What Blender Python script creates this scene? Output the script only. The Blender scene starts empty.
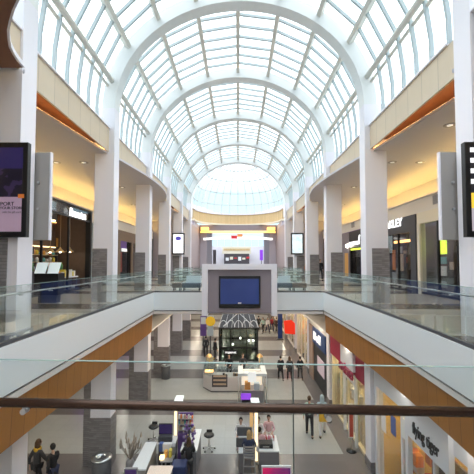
import bpy, bmesh, math, random
from mathutils import Vector, Matrix
random.seed(7)
sc = bpy.context.scene
C = bpy.context.collection
PI = math.pi
EYE = 1.57
LF = -6.3                      # height of the lower floor; the upper floor is z = 0
F = 340.0
TH = math.radians(2.4); PYC = 262 - F * math.tan(TH)
CT, ST = math.cos(TH), math.sin(TH)

# ------------------------------------------------------------ camera
cam_d = bpy.data.cameras.new('camera')
cam = bpy.data.objects.new('camera', cam_d); C.objects.link(cam)
cam.location = (0, 0, EYE); cam.rotation_euler = (PI / 2 + TH, 0, math.radians(0.16))
cam_d.shift_y = (PYC - 237) / 474; cam_d.sensor_width = 36; cam_d.lens = F / 474 * 36; cam_d.clip_start = 0.05; cam_d.clip_end = 400
sc.camera = cam

# reading positions: where a sight line of the photo meets a plane of the place
def ray(px, py):
    u = (px - 238) / F; v = (PYC - py) / F
    return (u, CT - v * ST, ST + v * CT)
def atZ(px, py, z):
    r = ray(px, py); t = (z - EYE) / r[2]
    return Vector((r[0] * t, r[1] * t, z))
def atY(px, py, Y):
    r = ray(px, py); t = Y / r[1]
    return Vector((r[0] * t, Y, r[2] * t + EYE))
def atX(px, py, X):
    r = ray(px, py); t = X / r[0]
    return Vector((X, r[1] * t, r[2] * t + EYE))

# ------------------------------------------------------------ materials
M = {}
def mat(name, col, rough=0.5, metal=0.0, noise=0.0, nscale=8.0, bump=0.0, emit=0.0, ecol=None, spec=0.5):
    m = bpy.data.materials.new(name); m.use_nodes = True
    nt = m.node_tree; b = nt.nodes['Principled BSDF']
    b.inputs['Base Color'].default_value = (*col, 1); b.inputs['Roughness'].default_value = rough
    b.inputs['Metallic'].default_value = metal; b.inputs['Specular IOR Level'].default_value = spec
    if emit:
        b.inputs['Emission Color'].default_value = (*(ecol or col), 1); b.inputs['Emission Strength'].default_value = emit
    if noise or bump:
        tc = nt.nodes.new('ShaderNodeTexCoord'); n = nt.nodes.new('ShaderNodeTexNoise')
        n.inputs['Scale'].default_value = nscale; n.inputs['Detail'].default_value = 3
        nt.links.new(tc.outputs['Object'], n.inputs['Vector'])
        if noise:
            mx = nt.nodes.new('ShaderNodeMix'); mx.data_type = 'RGBA'
            mx.inputs['A'].default_value = (*[max(0, c * (1 - noise)) for c in col], 1)
            mx.inputs['B'].default_value = (*[min(1, c * (1 + noise)) for c in col], 1)
            nt.links.new(n.outputs['Fac'], mx.inputs['Factor']); nt.links.new(mx.outputs['Result'], b.inputs['Base Color'])
        if bump:
            bp = nt.nodes.new('ShaderNodeBump'); bp.inputs['Strength'].default_value = bump
            nt.links.new(n.outputs['Fac'], bp.inputs['Height']); nt.links.new(bp.outputs['Normal'], b.inputs['Normal'])
    M[name] = m; return m
def M_(name, col, **k):
    return M[name] if name in M else mat(name, col, **k)

class NT:
    """tiny helper for node maths on a principled material"""
    def __init__(s, name, rough=0.5, spec=0.5):
        s.m = bpy.data.materials.new(name); s.m.use_nodes = True; s.t = s.m.node_tree
        s.b = s.t.nodes['Principled BSDF']; s.b.inputs['Roughness'].default_value = rough
        s.b.inputs['Specular IOR Level'].default_value = spec
        s.tc = s.t.nodes.new('ShaderNodeTexCoord'); M[name] = s.m
        s.geo = s.t.nodes.new('ShaderNodeNewGeometry')
    def pos(s, local=False):
        x = s.t.nodes.new('ShaderNodeSeparateXYZ')
        s.t.links.new(s.tc.outputs['Object'] if local else s.geo.outputs['Position'], x.inputs[0]); return x.outputs
    def op(s, o, a, b=0.0, c=0.0):
        n = s.t.nodes.new('ShaderNodeMath'); n.operation = o
        for i, v in enumerate((a, b, c)):
            if isinstance(v, (int, float)): n.inputs[i].default_value = v
            else: s.t.links.new(v, n.inputs[i])
        return n.outputs[0]
    def mix(s, f, a, b):
        n = s.t.nodes.new('ShaderNodeMix'); n.data_type = 'RGBA'
        for k, v in (('Factor', f), ('A', a), ('B', b)):
            if isinstance(v, tuple): n.inputs[k].default_value = (*v, 1)
            elif isinstance(v, (int, float)): n.inputs[k].default_value = v
            else: s.t.links.new(v, n.inputs[k])
        return n.outputs['Result']
    def noise(s, scale, detail=2, vec=None, local=False):
        n = s.t.nodes.new('ShaderNodeTexNoise'); n.inputs['Scale'].default_value = scale; n.inputs['Detail'].default_value = detail
        s.t.links.new(vec if vec is not None else (s.tc.outputs['Object'] if local else s.geo.outputs['Position']), n.inputs['Vector']); return n.outputs['Fac']
    def base(s, c):
        if isinstance(c, tuple): s.b.inputs['Base Color'].default_value = (*c, 1)
        else: s.t.links.new(c, s.b.inputs['Base Color'])
    def emit(s, c, k):
        if isinstance(c, tuple): s.b.inputs['Emission Color'].default_value = (*c, 1)
        else: s.t.links.new(c, s.b.inputs['Emission Color'])
        s.b.inputs['Emission Strength'].default_value = k

mat('white_paint', (0.85, 0.83, 0.89), 0.55)
mat('white_steel', (0.80, 0.82, 0.82), 0.45)
mat('cream_steel', (0.74, 0.72, 0.66), 0.45)
mat('bar_steel', (0.50, 0.58, 0.61), 0.45); mat('dome_steel', (0.60, 0.63, 0.64), 0.45)
mat('ceiling_white', (0.60, 0.58, 0.63), 0.8)
mat('plaster', (0.80, 0.76, 0.70), 0.7)
mat('fascia_white', (0.80, 0.85, 0.88), 0.25)
mat('trim_white', (0.74, 0.70, 0.67), 0.5)
mat('groove', (0.12, 0.11, 0.12), 0.6)
mat('white_gloss', (0.85, 0.86, 0.88), 0.2)
mat('steel', (0.55, 0.56, 0.57), 0.28, 1.0)
mat('dark_steel', (0.10, 0.10, 0.11), 0.35, 0.6)
mat('black', (0.012, 0.012, 0.014), 0.4)
mat('dark_grey', (0.07, 0.07, 0.08), 0.5)
mat('mid_grey', (0.30, 0.29, 0.30), 0.5)
mat('panel_grey', (0.36, 0.34, 0.32), 0.5, noise=0.05, nscale=2)
mat('mauve', (0.24, 0.20, 0.22), 0.6)
mat('lavender', (0.50, 0.46, 0.52), 0.6)
mat('store_dark', (0.075, 0.065, 0.075), 0.5)
mat('store_brown', (0.13, 0.085, 0.06), 0.55, noise=0.15, nscale=5)
mat('cream', (0.80, 0.74, 0.60), 0.6)
mat('wood_dark_soffit', (0.20, 0.085, 0.045), 0.5, noise=0.25, nscale=3)
mat('cove_light', (1.0, 0.62, 0.14), 0.5, emit=18, ecol=(1.0, 0.68, 0.18))
mat('strip_light', (1.0, 0.6, 0.2), 0.5, emit=9, ecol=(1.0, 0.55, 0.18))
mat('lamp_white', (1, 0.95, 0.85), 0.5, emit=14, ecol=(1.0, 0.90, 0.75))
mat('bar_glow', (1, 0.9, 0.7), 0.5, emit=1.1, ecol=(1.0, 0.78, 0.50))
mat('handrail_bronze', (0.075, 0.042, 0.03), 0.25, 0.6)

def plank_mat(name, c1, c2, axis, step, vertical_line=0.03, rough=0.5, grain=(1, 1, 14)):
    n = NT(name, rough); p = n.pos()
    t = n.op('FRACT', n.op('DIVIDE', p[axis], step))
    line = n.op('LESS_THAN', t, vertical_line)
    idx = n.op('FLOOR', n.op('DIVIDE', p[axis], step))
    r = n.op('FRACT', n.op('MULTIPLY', n.op('SINE', n.op('MULTIPLY', idx, 12.9898)), 43758.5))
    mp = n.t.nodes.new('ShaderNodeMapping'); mp.inputs['Scale'].default_value = grain
    n.t.links.new(n.geo.outputs['Position'], mp.inputs['Vector'])
    g = n.noise(3.0, 4, mp.outputs[0])
    f = n.op('ADD', n.op('MULTIPLY', r, 0.45), n.op('MULTIPLY', g, 0.55))
    c = n.mix(f, c1, c2)
    n.base(n.mix(line, c, tuple(x * 0.45 for x in c1)))
    return n.m
plank_mat('wood_band', (0.29, 0.11, 0.014), (0.43, 0.175, 0.030), 1, 0.42, 0.03, grain=(12, 12, 1))
plank_mat('wood_panel_pale', (0.60, 0.49, 0.36), (0.68, 0.57, 0.43), 1, 0.78, 0.015, grain=(5, 5, 1))
plank_mat('wood_ring', (0.62, 0.44, 0.22), (0.74, 0.55, 0.30), 0, 0.16, 0.10, grain=(6, 6, 1))

# column dado: thin horizontal courses of grey brick
n = NT('brick_dado', 0.65); p = n.pos()
zf = n.op('FRACT', n.op('DIVIDE', p[2], 0.075)); ln = n.op('LESS_THAN', zf, 0.16)
row = n.op('FLOOR', n.op('DIVIDE', p[2], 0.075))
hx = n.op('FLOOR', n.op('ADD', n.op('DIVIDE', n.op('ADD', p[0], p[1]), 0.22), n.op('MULTIPLY', row, 0.5)))
rr = n.op('FRACT', n.op('MULTIPLY', n.op('SINE', n.op('ADD', n.op('MULTIPLY', row, 7.13), n.op('MULTIPLY', hx, 3.7))), 4375.5))
c = n.mix(rr, (0.19, 0.175, 0.18), (0.27, 0.25, 0.255)); n.base(n.mix(ln, c, (0.15, 0.14, 0.145)))

# floor: pale tile fields, darker cross bands at each column line, a dark side walk along the shops
def floor_mat(name, pale, dark, lower):
    n = NT(name, 0.22 if lower else 0.25, 0.5); p = n.pos(); Y = p[1]; X = p[0]
    u = n.op('FRACT', n.op('DIVIDE', n.op('SUBTRACT', Y, 12.35 if lower else 11.4), 5.5))
    band = n.op('LESS_THAN', u, 0.355 if lower else 0.26)
    if lower:
        band = n.op('MAXIMUM', band, n.op('MULTIPLY', n.op('GREATER_THAN', X, 4.33), 1.0))
    def grid(size):
        a = n.op('LESS_THAN', n.op('FRACT', n.op('DIVIDE', X, size)), 0.012)
        b = n.op('LESS_THAN', n.op('FRACT', n.op('DIVIDE', Y, size)), 0.012)
        return n.op('MAXIMUM', a, b)
    ix = n.op('FLOOR', n.op('DIVIDE', X, 0.6)); iy = n.op('FLOOR', n.op('DIVIDE', Y, 0.6))
    r = n.op('FRACT', n.op('MULTIPLY', n.op('SINE', n.op('ADD', n.op('MULTIPLY', ix, 12.98), n.op('MULTIPLY', iy, 78.23))), 43758.5))
    pal = n.mix(r, tuple(x * 0.95 for x in pale), pale); drk = n.mix(r, tuple(x * 0.9 for x in dark), dark)
    # a narrow pale line in the dark cross bands
    c = n.mix(band, pal, drk)
    c = n.mix(n.op('MULTIPLY', grid(0.6), 0.35), c, tuple(x * 0.6 for x in dark))
    sp = n.noise(90, 2); c = n.mix(n.op('MULTIPLY', sp, 0.16), c, (0.25, 0.22, 0.2))
    n.base(c); return n.m
floor_mat('floor_lower', (0.40, 0.405, 0.40), (0.15, 0.135, 0.14), True)
floor_mat('floor_upper', (0.50, 0.46, 0.42), (0.16, 0.13, 0.12), False)

def glass_mat(name, tint, gloss=0.06, gtint=(1, 1, 1), rough=0.02, fr=0.45):
    m = bpy.data.materials.new(name); m.use_nodes = True; nt = m.node_tree; nt.nodes.clear()
    o = nt.nodes.new('ShaderNodeOutputMaterial'); t = nt.nodes.new('ShaderNodeBsdfTransparent'); g = nt.nodes.new('ShaderNodeBsdfGlossy')
    t.inputs['Color'].default_value = (*tint, 1); g.inputs['Color'].default_value = (*gtint, 1); g.inputs['Roughness'].default_value = rough
    mx = nt.nodes.new('ShaderNodeMixShader'); lw = nt.nodes.new('ShaderNodeLayerWeight'); lw.inputs['Blend'].default_value = 0.25
    ml = nt.nodes.new('ShaderNodeMath'); ml.operation = 'MULTIPLY_ADD'; ml.inputs[1].default_value = fr; ml.inputs[2].default_value = gloss
    nt.links.new(lw.outputs['Fresnel'], ml.inputs[0]); nt.links.new(ml.outputs[0], mx.inputs['Fac'])
    nt.links.new(t.outputs[0], mx.inputs[1]); nt.links.new(g.outputs[0], mx.inputs[2]); nt.links.new(mx.outputs[0], o.inputs['Surface'])
    M[name] = m; return m
glass_mat('glass_roof', (0.95, 0.985, 1.0), 0.0)
glass_mat('glass_rail', (0.93, 0.968, 0.955), 0.02, fr=0.28)
glass_mat('glass_near', (0.93, 0.955, 0.955), 0.004, fr=0.13)
glass_mat('glass_shop', (0.90, 0.92, 0.93), 0.012, fr=0.22)
mat('glass_edge', (0.32, 0.46, 0.44), 0.2); mat('glass_joint', (0.10, 0.13, 0.13), 0.3)

# ------------------------------------------------------------ building helpers
class MB:
    def __init__(s): s.bm = bmesh.new()
    def box(s, x0, x1, y0, y1, z0, z1, rz=0, c=None):
        vs = [s.bm.verts.new((x, y, z)) for x in (min(x0, x1), max(x0, x1)) for y in (min(y0, y1), max(y0, y1)) for z in (min(z0, z1), max(z0, z1))]
        for f in ((0, 1, 3, 2), (4, 6, 7, 5), (0, 4, 5, 1), (2, 3, 7, 6), (0, 2, 6, 4), (1, 5, 7, 3)): s.bm.faces.new([vs[i] for i in f])
        if rz:
            bmesh.ops.rotate(s.bm, verts=vs, cent=c or ((x0 + x1) / 2, (y0 + y1) / 2, 0), matrix=Matrix.Rotation(rz, 3, 'Z'))
        return s
    def tube(s, a, b, r, r2=None, n=12, cap=True):
        a = Vector(a); b = Vector(b); d = (b - a)
        q = d.to_track_quat('Z', 'Y').to_matrix()
        r2 = r if r2 is None else r2
        A = [s.bm.verts.new(a + q @ Vector((r * math.cos(2 * PI * i / n), r * math.sin(2 * PI * i / n), 0))) for i in range(n)]
        B = [s.bm.verts.new(b + q @ Vector((r2 * math.cos(2 * PI * i / n), r2 * math.sin(2 * PI * i / n), 0))) for i in range(n)]
        for i in range(n): f = s.bm.faces.new((A[i], A[(i + 1) % n], B[(i + 1) % n], B[i])); f.smooth = n > 6
        if cap: s.bm.faces.new(A[::-1]); s.bm.faces.new(B)
        return s
    def path(s, pts, r, n=8):
        for a, b in zip(pts[:-1], pts[1:]): s.tube(a, b, r, n=n)
        return s
    def lathe(s, prof, cx=0, cy=0, n=20, a0=0, a1=2 * PI, sx=1, sy=1):
        full = abs(a1 - a0 - 2 * PI) < 1e-6; k = n if full else n + 1; rings = []
        for r, z in prof:
            rings.append([s.bm.verts.new((cx + sx * max(r, 1e-4) * math.cos(a0 + (a1 - a0) * i / n), cy + sy * max(r, 1e-4) * math.sin(a0 + (a1 - a0) * i / n), z)) for i in range(k)])
        for A, B in zip(rings[:-1], rings[1:]):
            for i in range(n):
                j = (i + 1) % k
                f = s.bm.faces.new((A[i], A[j], B[j], B[i])); f.smooth = True
        return s
    def ball(s, c, rx, ry=None, rz=None, n=12):
        ry = ry or rx; rz = rz or rx
        r = bmesh.ops.create_uvsphere(s.bm, u_segments=n, v_segments=max(6, n // 2 + 2), radius=1)
        for v in r['verts']:
            v.co = Vector((c[0] + v.co.x * rx, c[1] + v.co.y * ry, c[2] + v.co.z * rz))
            for f in v.link_faces: f.smooth = True
        return s
    def prism(s, pts, z0, z1):
        """closed polygon in plan, extruded in z"""
        A = [s.bm.verts.new((x, y, z0)) for x, y in pts]; B = [s.bm.verts.new((x, y, z1)) for x, y in pts]
        n = len(pts)
        for i in range(n): s.bm.faces.new((A[i], A[(i + 1) % n], B[(i + 1) % n], B[i]))
        s.bm.faces.new(A[::-1]); s.bm.faces.new(B); return s
    def xprism(s, pts, x0, x1):
        """closed polygon in (y, z), extruded in x"""
        A = [s.bm.verts.new((x0, y, z)) for y, z in pts]; B = [s.bm.verts.new((x1, y, z)) for y, z in pts]
        n = len(pts)
        for i in range(n): s.bm.faces.new((A[i], A[(i + 1) % n], B[(i + 1) % n], B[i]))
        s.bm.faces.new(A[::-1]); s.bm.faces.new(B); return s
    def strip(s, secs):
        """sections: list of equal-length closed loops of 3D points; skinned and capped"""
        R = [[s.bm.verts.new(p) for p in sec] for sec in secs]; n = len(secs[0])
        for A, B in zip(R[:-1], R[1:]):
            for i in range(n): s.bm.faces.new((A[i], A[(i + 1) % n], B[(i + 1) % n], B[i]))
        s.bm.faces.new(R[0][::-1]); s.bm.faces.new(R[-1]); return s
    def build(s, name, m, parent=None, bevel=0, local=False):
        bmesh.ops.recalc_face_normals(s.bm, faces=s.bm.faces)
        me = bpy.data.meshes.new(name); s.bm.to_mesh(me); s.bm.free()
        o = bpy.data.objects.new(name, me); C.objects.link(o)
        if isinstance(m, str): m = M[m]
        me.materials.append(m)
        if parent is not None:
            o.parent = parent
            if not local:       # coordinates were given in the world: bring them into the parent's frame
                me.transform(world(parent).inverted())
        if bevel:
            b = o.modifiers.new('bevel', 'BEVEL'); b.width = bevel; b.segments = 2; b.limit_method = 'ANGLE'
        return o
def world(o):
    m = Matrix.LocRotScale(o.location, o.rotation_euler, o.scale)
    return world(o.parent) @ m if o.parent else m
def tag(o, label=None, cat=None, group=None, kind=None):
    if label: o['label'] = label
    if cat: o['category'] = cat
    if group: o['group'] = group
    if kind: o['kind'] = kind
    return o
def thing(name, label, cat, loc=(0, 0, 0), rz=0, group=None):
    o = bpy.data.objects.new(name, None); C.objects.link(o); o.location = loc; o.rotation_euler = (0, 0, rz)
    o.empty_display_size = 0.2
    return tag(o, label, cat, group)
def struct(name, mb, m, parent=None):
    o = mb.build(name, m, parent)
    if parent is None: o['kind'] = 'structure'
    return o
def kids(o): return [c for c in C.objects if c.parent == o]
def copy_tree(o, parent=None):
    c = o.copy(); C.objects.link(c); c.parent = parent
    for ch in kids(o): copy_tree(ch, c)
    return c
def text(name, s, size, m, parent, loc, rot, depth=0.01, align='CENTER', fit=None, shear=0.0, bold=0.0):
    cu = bpy.data.curves.new(name, 'FONT'); cu.body = s; cu.size = size; cu.extrude = depth; cu.align_x = align; cu.align_y = 'CENTER'; cu.shear = shear; cu.offset = bold
    t = bpy.data.objects.new(name, cu); C.objects.link(t)
    me = bpy.data.meshes.new_from_object(t.evaluated_get(bpy.context.evaluated_depsgraph_get()))
    bpy.data.objects.remove(t)
    if fit:
        w = max(v.co.x for v in me.vertices) - min(v.co.x for v in me.vertices)
        for v in me.vertices: v.co.x *= fit / w
    o = bpy.data.objects.new(name, me); C.objects.link(o); me.materials.clear(); me.materials.append(M[m] if isinstance(m, str) else m)
    me.transform(Matrix.Translation(loc) @ Matrix.Rotation(rot[2], 4, 'Z') @ Matrix.Rotation(rot[0], 4, 'X'))
    if parent is not None: o.parent = parent; me.transform(world(parent).inverted())
    return o

# ------------------------------------------------------------ plan curves
COLY = [7.6, 13.4, 18.9, 24.4, 29.9, 35.4]
SH = [-.55, -.3, 0, 0, 0, 0]          # the right-hand row stands a little nearer
def cshift(k, x): return SH[k] * min(1, max(0, (x + 5) / 10)) if 0 <= k < 6 else 0
CX0, CX1, CD = 4.94, 5.71, 0.56
def lerp_tab(tab, y):
    if y <= tab[0][0]: return tab[0][1]
    for (a, b), (c, d) in zip(tab[:-1], tab[1:]):
        if y <= c:
            t = (y - a) / (c - a); t = t * t * (3 - 2 * t) if False else t
            return b + (d - b) * t
    return tab[-1][1]
CEIL = [(-4, 4.3), (2, 3.45), (4.2, 3.4), (5.2, 3.5), (5.45, 3.66), (5.72, 3.95), (6.18, 4.33), (6.61, 4.6), (7.05, 4.76), (7.4, 4.8), (7.62, 4.9), (8.2, 5.95), (9.1, 5.80), (11, 5.55), (13, 5.28), (14, 5.08), (15.5, 4.82), (17, 4.6), (18.6, 4.46), (19.8, 4.44), (20.8, 4.50), (21.8, 4.62), (22.6, 4.78), (23.4, 5.0), (24.2, 5.3), (25, 5.42), (27, 5.42), (30, 5.3), (33, 5.2), (35.9, 5.15)]
def ceil_x(y): return lerp_tab(CEIL, y)
def well_x(y, s):
    if s < 0: return 4.33
    return 4.4 - 0.006 * max(0, 12 - y) ** 2
BR0, BR1 = 17.55, 23.4            # bridge
W2, W3 = 23.4, 33.5               # second well
NEAR = 1.72                       # edge of the slab the camera stands on
CZ = EYE + 4.33                   # upper ceiling
SPR = EYE + 6.18                  # spring of the arches
AI, BI, AO, BO = 4.94, 4.31, 5.46, 4.84

# ------------------------------------------------------------ floors and slabs
mb = MB(); mb.box(-22, 22, -6, 84, LF - 0.3, LF); struct('floor', mb, 'floor_lower')
def ys(a, b, st=0.7):
    n = max(1, int(round((b - a) / st))); return [a + (b - a) * i / n for i in range(n + 1)]
for s in (-1, 1):
    mb = MB()
    yy = ys(NEAR, BR0)
    pts = [(s * well_x(y, s), y) for y in yy] + [(s * 14, BR0), (s * 14, NEAR)]
    mb.prism(pts, -0.9, 0)
    mb.box(s * 4.33, s * 14, W2, W3, -0.9, 0)
    struct('floor_upper_' + ('left' if s < 0 else 'right'), mb, 'floor_upper')
mb = MB(); mb.box(-14, 14, -6, NEAR, -0.9, 0); struct('floor_upper_near', mb, 'floor_upper')
mb = MB(); mb.box(-14, 14, BR0, BR1, -0.9, 0); struct('floor_bridge', mb, 'floor_upper')
mb = MB(); mb.box(-14, 14, W3, 84, -0.9, 0); struct('floor_upper_far', mb, 'floor_upper')

def edge_run(s, y0, y1, step=0.7):
    """white fascia, dark groove, pale trim and the wood band under it along one long side"""
    yy = ys(y0, y1, step)
    def sec(a, b, z0, z1, aa=None):
        r = []
        for y in yy:
            w = well_x(y, s) if y0 < BR0 else 4.33
            r.append([(s * (w + a), y, z0), (s * (w + b), y, z0), (s * (w + b), y, z1), (s * (w + (aa if aa is not None else a)), y, z1)])
        return r
    nm = 'left' if s < 0 else 'right'
    f = MB(); f.strip(sec(-0.03, 0.0, -0.9, 0.01)); fo = struct('trim_fascia_' + nm, f, 'fascia_white')
    g = MB(); g.strip(sec(0.04, 0.3, -0.96, -0.9)); struct('groove', g, 'groove', fo)
    t = MB(); t.strip(sec(0.0, 0.3, -1.09, -0.96)); struct('ledge', t, 'trim_white', fo)
    w = MB(); w.strip(sec(0.09, 0.16, -2.0, -1.09, 0.05)); wo = struct('trim_wood_' + nm, w, 'wood_band')
for s in (-1, 1):
    edge_run(s, NEAR, BR0); edge_run(s, W2, W3)
f = MB(); f.box(-4.33, 4.37, BR0 - 0.03, BR0, -0.9, 0.01); fo = struct('trim_fascia_bridge', f, 'fascia_white')
g = MB(); g.box(-4.3, 4.37, BR0 + 0.04, BR0 + 0.3, -0.96, -0.9); struct('groove', g, 'groove', fo)
g = MB(); g.box(-4.33, 4.37, BR0, BR1, -1.09, -0.96); struct('soffit_panel', g, 'trim_white', fo)
f = MB(); f.box(-4.33, 4.33, BR1, BR1 + 0.03, -1.09, 0.01); struct('trim_fascia_bridge_far', f, 'fascia_white')
f = MB(); f.box(-4.33, 4.33, W3 - 0.03, W3, -1.09, 0.01); struct('trim_fascia_far', f, 'fascia_white')
f = MB(); f.box(-4.33, 4.33, NEAR, NEAR + 0.03, -1.09, 0.01); struct('trim_fascia_near', f, 'fascia_white')

# lower ceilings
for s, nm in ((-1, 'left'), (1, 'right')):
    m = MB(); yy = ys(NEAR, BR0); m.prism([(s * (well_x(y, s) + .16), y) for y in yy] + [(s * 14, BR0), (s * 14, NEAR)], -2.0, -1.93)
    m.box(s * 4.45, s * 14, BR0, 60, -2.0, -1.93)
    struct('ceiling_lower_' + nm, m, 'plaster')
m = MB(); m.box(-4.33, 4.33, W3, 60, -2.0, -1.93); struct('ceiling_lower_far', m, 'plaster')

# ------------------------------------------------------------ upper ceilings with their cove
for s, nm in ((-1, 'left'), (1, 'right')):
    yy = ys(7.62, 35.9, 0.45)
    m = MB(); m.prism([(s * ceil_x(y), y) for y in yy] + [(s * 10.4, 35.9), (s * 10.4, 7.62)], CZ, CZ + 0.09); co = struct('ceiling_' + nm, m, 'ceiling_white')
    ye = 7.4 if s < 0 else 6.95; yy = ys(-4, ye, 0.25); cxn = ceil_x if s < 0 else (lambda y: 5.06)
    m = MB(); m.prism([(s * cxn(y), y) for y in yy] + [(s * 6.6, ye), (s * 6.6, -4)], CZ, CZ + 0.09); struct('ceiling_near_' + nm, m, 'wood_dark_soffit')
    m = MB(); m.strip([[(s * (cxn(y) - .05), y, CZ), (s * cxn(y), y, CZ), (s * cxn(y), y, CZ + .1), (s * (cxn(y) - .05), y, CZ + .1)] for y in yy]); struct('trim_rim_' + nm, m, 'white_paint')
    m = MB(); m.box(s * 6.6, s * 10.4, -4, 7.62, CZ, CZ + .09); struct('ceiling_side_' + nm, m, 'ceiling_white')
    # pale wooden bulkhead panels between the columns, brown soffit behind where the ceiling draws back
    m = MB()
    spans = [(8.16, 13.4), (13.96, 18.9), (19.46, 24.4), (24.96, 29.9), (30.46, 35.4)]
    for a, b in spans: a -= (.5 if s > 0 and a < 9 else .3 if s > 0 and a < 14 else 0); m.box(s * 5.16, s * 5.22, a, b, CZ + .07, CZ + .99)
    m.box(s * 5.0, s * 5.06, -4, 7.6 if s < 0 else 7.0, CZ + .1, CZ + .99)
    struct('trim_panels_' + nm, m, 'wood_panel_pale')
    m = MB()
    for a, b in spans: m.box(s * 5.1, s * 5.5, a, b, CZ + .99, CZ + 1.04)
    m.box(s * 4.95, s * 5.5, -4, 7.6, CZ + .99, CZ + 1.04)
    struct('trim_sill_' + nm, m, 'white_paint')
    m = MB(); m.box(s * 5.22, s * 6.3, 8.16, 13.38, CZ + .45, CZ + .5); m.box(s * 5.22, s * 6.3, 24.96, 35.4, CZ + .45, CZ + .5); struct('ceiling_soffit_' + nm, m, 'wood_dark_soffit')
    m = MB(); m.box(s * 5.46, s * 14, -6, 37, CZ + .99, CZ + 1.2); struct('ceiling_roof_' + nm, m, 'plaster')  # unseen roof slab, added to keep the sky out above the walkways
    # glowing line on the drawn-back ceiling edge
    for (a, b) in ((8.25, 13.35), (25.0, 29.85), (30.5, 35.35)):
        L = MB(); yy = ys(a, b, .6)
        L.strip([[(s * (ceil_x(y) + .06), y, CZ + .09), (s * (ceil_x(y) + .12), y, CZ + .09), (s * (ceil_x(y) + .12), y, CZ + .13), (s * (ceil_x(y) + .06), y, CZ + .13)] for y in yy])
        o = L.build('light_strip', 'strip_light'); tag(o, 'warm strip light edging the %s ceiling, %s' % (nm, 'nearest bay' if a < 9 else 'bay just before the dome' if a > 30 else 'bay beyond the fourth column'), 'light strip', 'strip lights on the ceiling edges')
    # store side wall: bulkhead, cove shelf and the recess the light washes
    m = MB(); m.box(s * 9.0, s * 9.1, -4, 13.0, 4.0, 4.75); m.box(s * 9.0, s * 9.1, 20.75, 35.9, 4.0, 4.75); m.box(s * 9.0, s * 9.1, 13.0, 20.75, 4.66 if s < 0 else 4.0, 4.75); m.box(s * 8.92, s * 9.3, -4, 35.9, 4.69, 4.75); struct('wall_bulkhead_' + nm, m, 'plaster')
    m = MB(); m.box(s * 10.3, s * 10.4, -4, 35.9, 4.7, CZ); m.box(s * 9.1, s * 10.4, -4, 35.9, 4.7, 4.73); struct('wall_cove_' + nm, m, 'ceiling_white')
    for k, (a, b) in enumerate(((2.0, 13.4), (13.6, 24.4), (24.6, 35.5))):
        L = MB(); L.box(s * 9.35, s * 9.43, a, b, 4.78, 4.82); o = L.build('cove_lamp', 'cove_light')
        tag(o, 'yellow cove lamp hidden on the bulkhead shelf, %s side, %s third' % (nm, ('near', 'middle', 'far')[k]), 'cove lamp', 'yellow cove lamps along the store walls')

# ------------------------------------------------------------ columns
white_up = []
def column(name, s, y, k, z0, z1, dado, lab, grp, x0=CX0, x1=CX1):
    t = thing(name, lab, 'column', (s * (x0 + x1) / 2, y + CD / 2, z0), 0, grp)
    m = MB(); m.box(s * x0, s * x1, y, y + CD, z0 + 0.001, z1); m.build('shaft', 'white_paint', t)
    if dado:
        a = x0 + 0.22 if z0 == 0 else x0 - .03
        m = MB(); m.box(s * a, s * (x1 + .03), y - .03, y + CD + .03, z0 + 0.001, z0 + dado); m.build('brick_dado', 'brick_dado', t)
    if z0 < 0 and s < 0:
        m = MB(); m.box(s * (x1 + .03), s * (x1 + .28), y + .02, y + CD - .02, z0 + .001, z1); m.build('brick_pier', 'brick_dado', t)
    return t
ordn = ['nearest', 'second', 'third', 'fourth', 'fifth', 'sixth']
for s, nm in ((-1, 'left'), (1, 'right')):
    for k, y in enumerate(COLY):
        y = y + (SH[k] if s > 0 else 0)
        column('column', s, y, k, 0, SPR, 2.1, 'white upper-floor column with grey brick dado, %s on the %s side' % (ordn[k], nm), 'upper columns', CX0, CX1 + (.08 if s > 0 else 0))
        column('column', s, y, k, LF, -2.0, 1.85 if s < 0 else .35, 'white column of the lower floor, %s on the %s side' % (ordn[k], nm), 'lower columns', 5.0 if s > 0 else CX0, 5.6 if s > 0 else CX1)

# ------------------------------------------------------------ vault
def ell(a, b, t, y): return (a * math.sin(t), y, SPR + b * math.cos(t))
for k, y in enumerate([1.9] + COLY):
    m = MB(); N = 48; secs = []
    for i in range(N + 1):
        t = -PI / 2 + PI * i / N
        xs_ = ell(AI, BI, t, 0)[0]; y0 = y + cshift(k - 1, xs_); y1 = y0 + CD
        secs.append([ell(AI, BI, t, y0), ell(AO, BO, t, y0), ell(AO, BO, t, y1), ell(AI, BI, t, y1)])
    m.strip(secs)
    if k == 0:
        for s in (-1, 1): m.box(s * AI, s * AO, y, y + CD, CZ + 1.0, SPR)
    lab = 'white arched rib of the glass vault, %s' % (['overhead behind the top edge of the photo', 'springing from the nearest columns', 'springing from the second columns', 'springing from the third columns', 'springing from the fourth columns', 'springing from the fifth columns', 'framing the dome'][k])
    o = m.build('arch_rib', 'white_steel'); tag(o, lab, 'arch', 'arched ribs of the vault')
TS = [math.radians(a) for a in (0, 19, -19, 38, -38, 57, -57, 76, -76)]
bays = [(-3.5, 1.9), (2.46, 7.6), (8.16, 13.4), (13.96, 18.9), (19.46, 24.4), (24.96, 29.9), (30.46, 35.4)]
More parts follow.
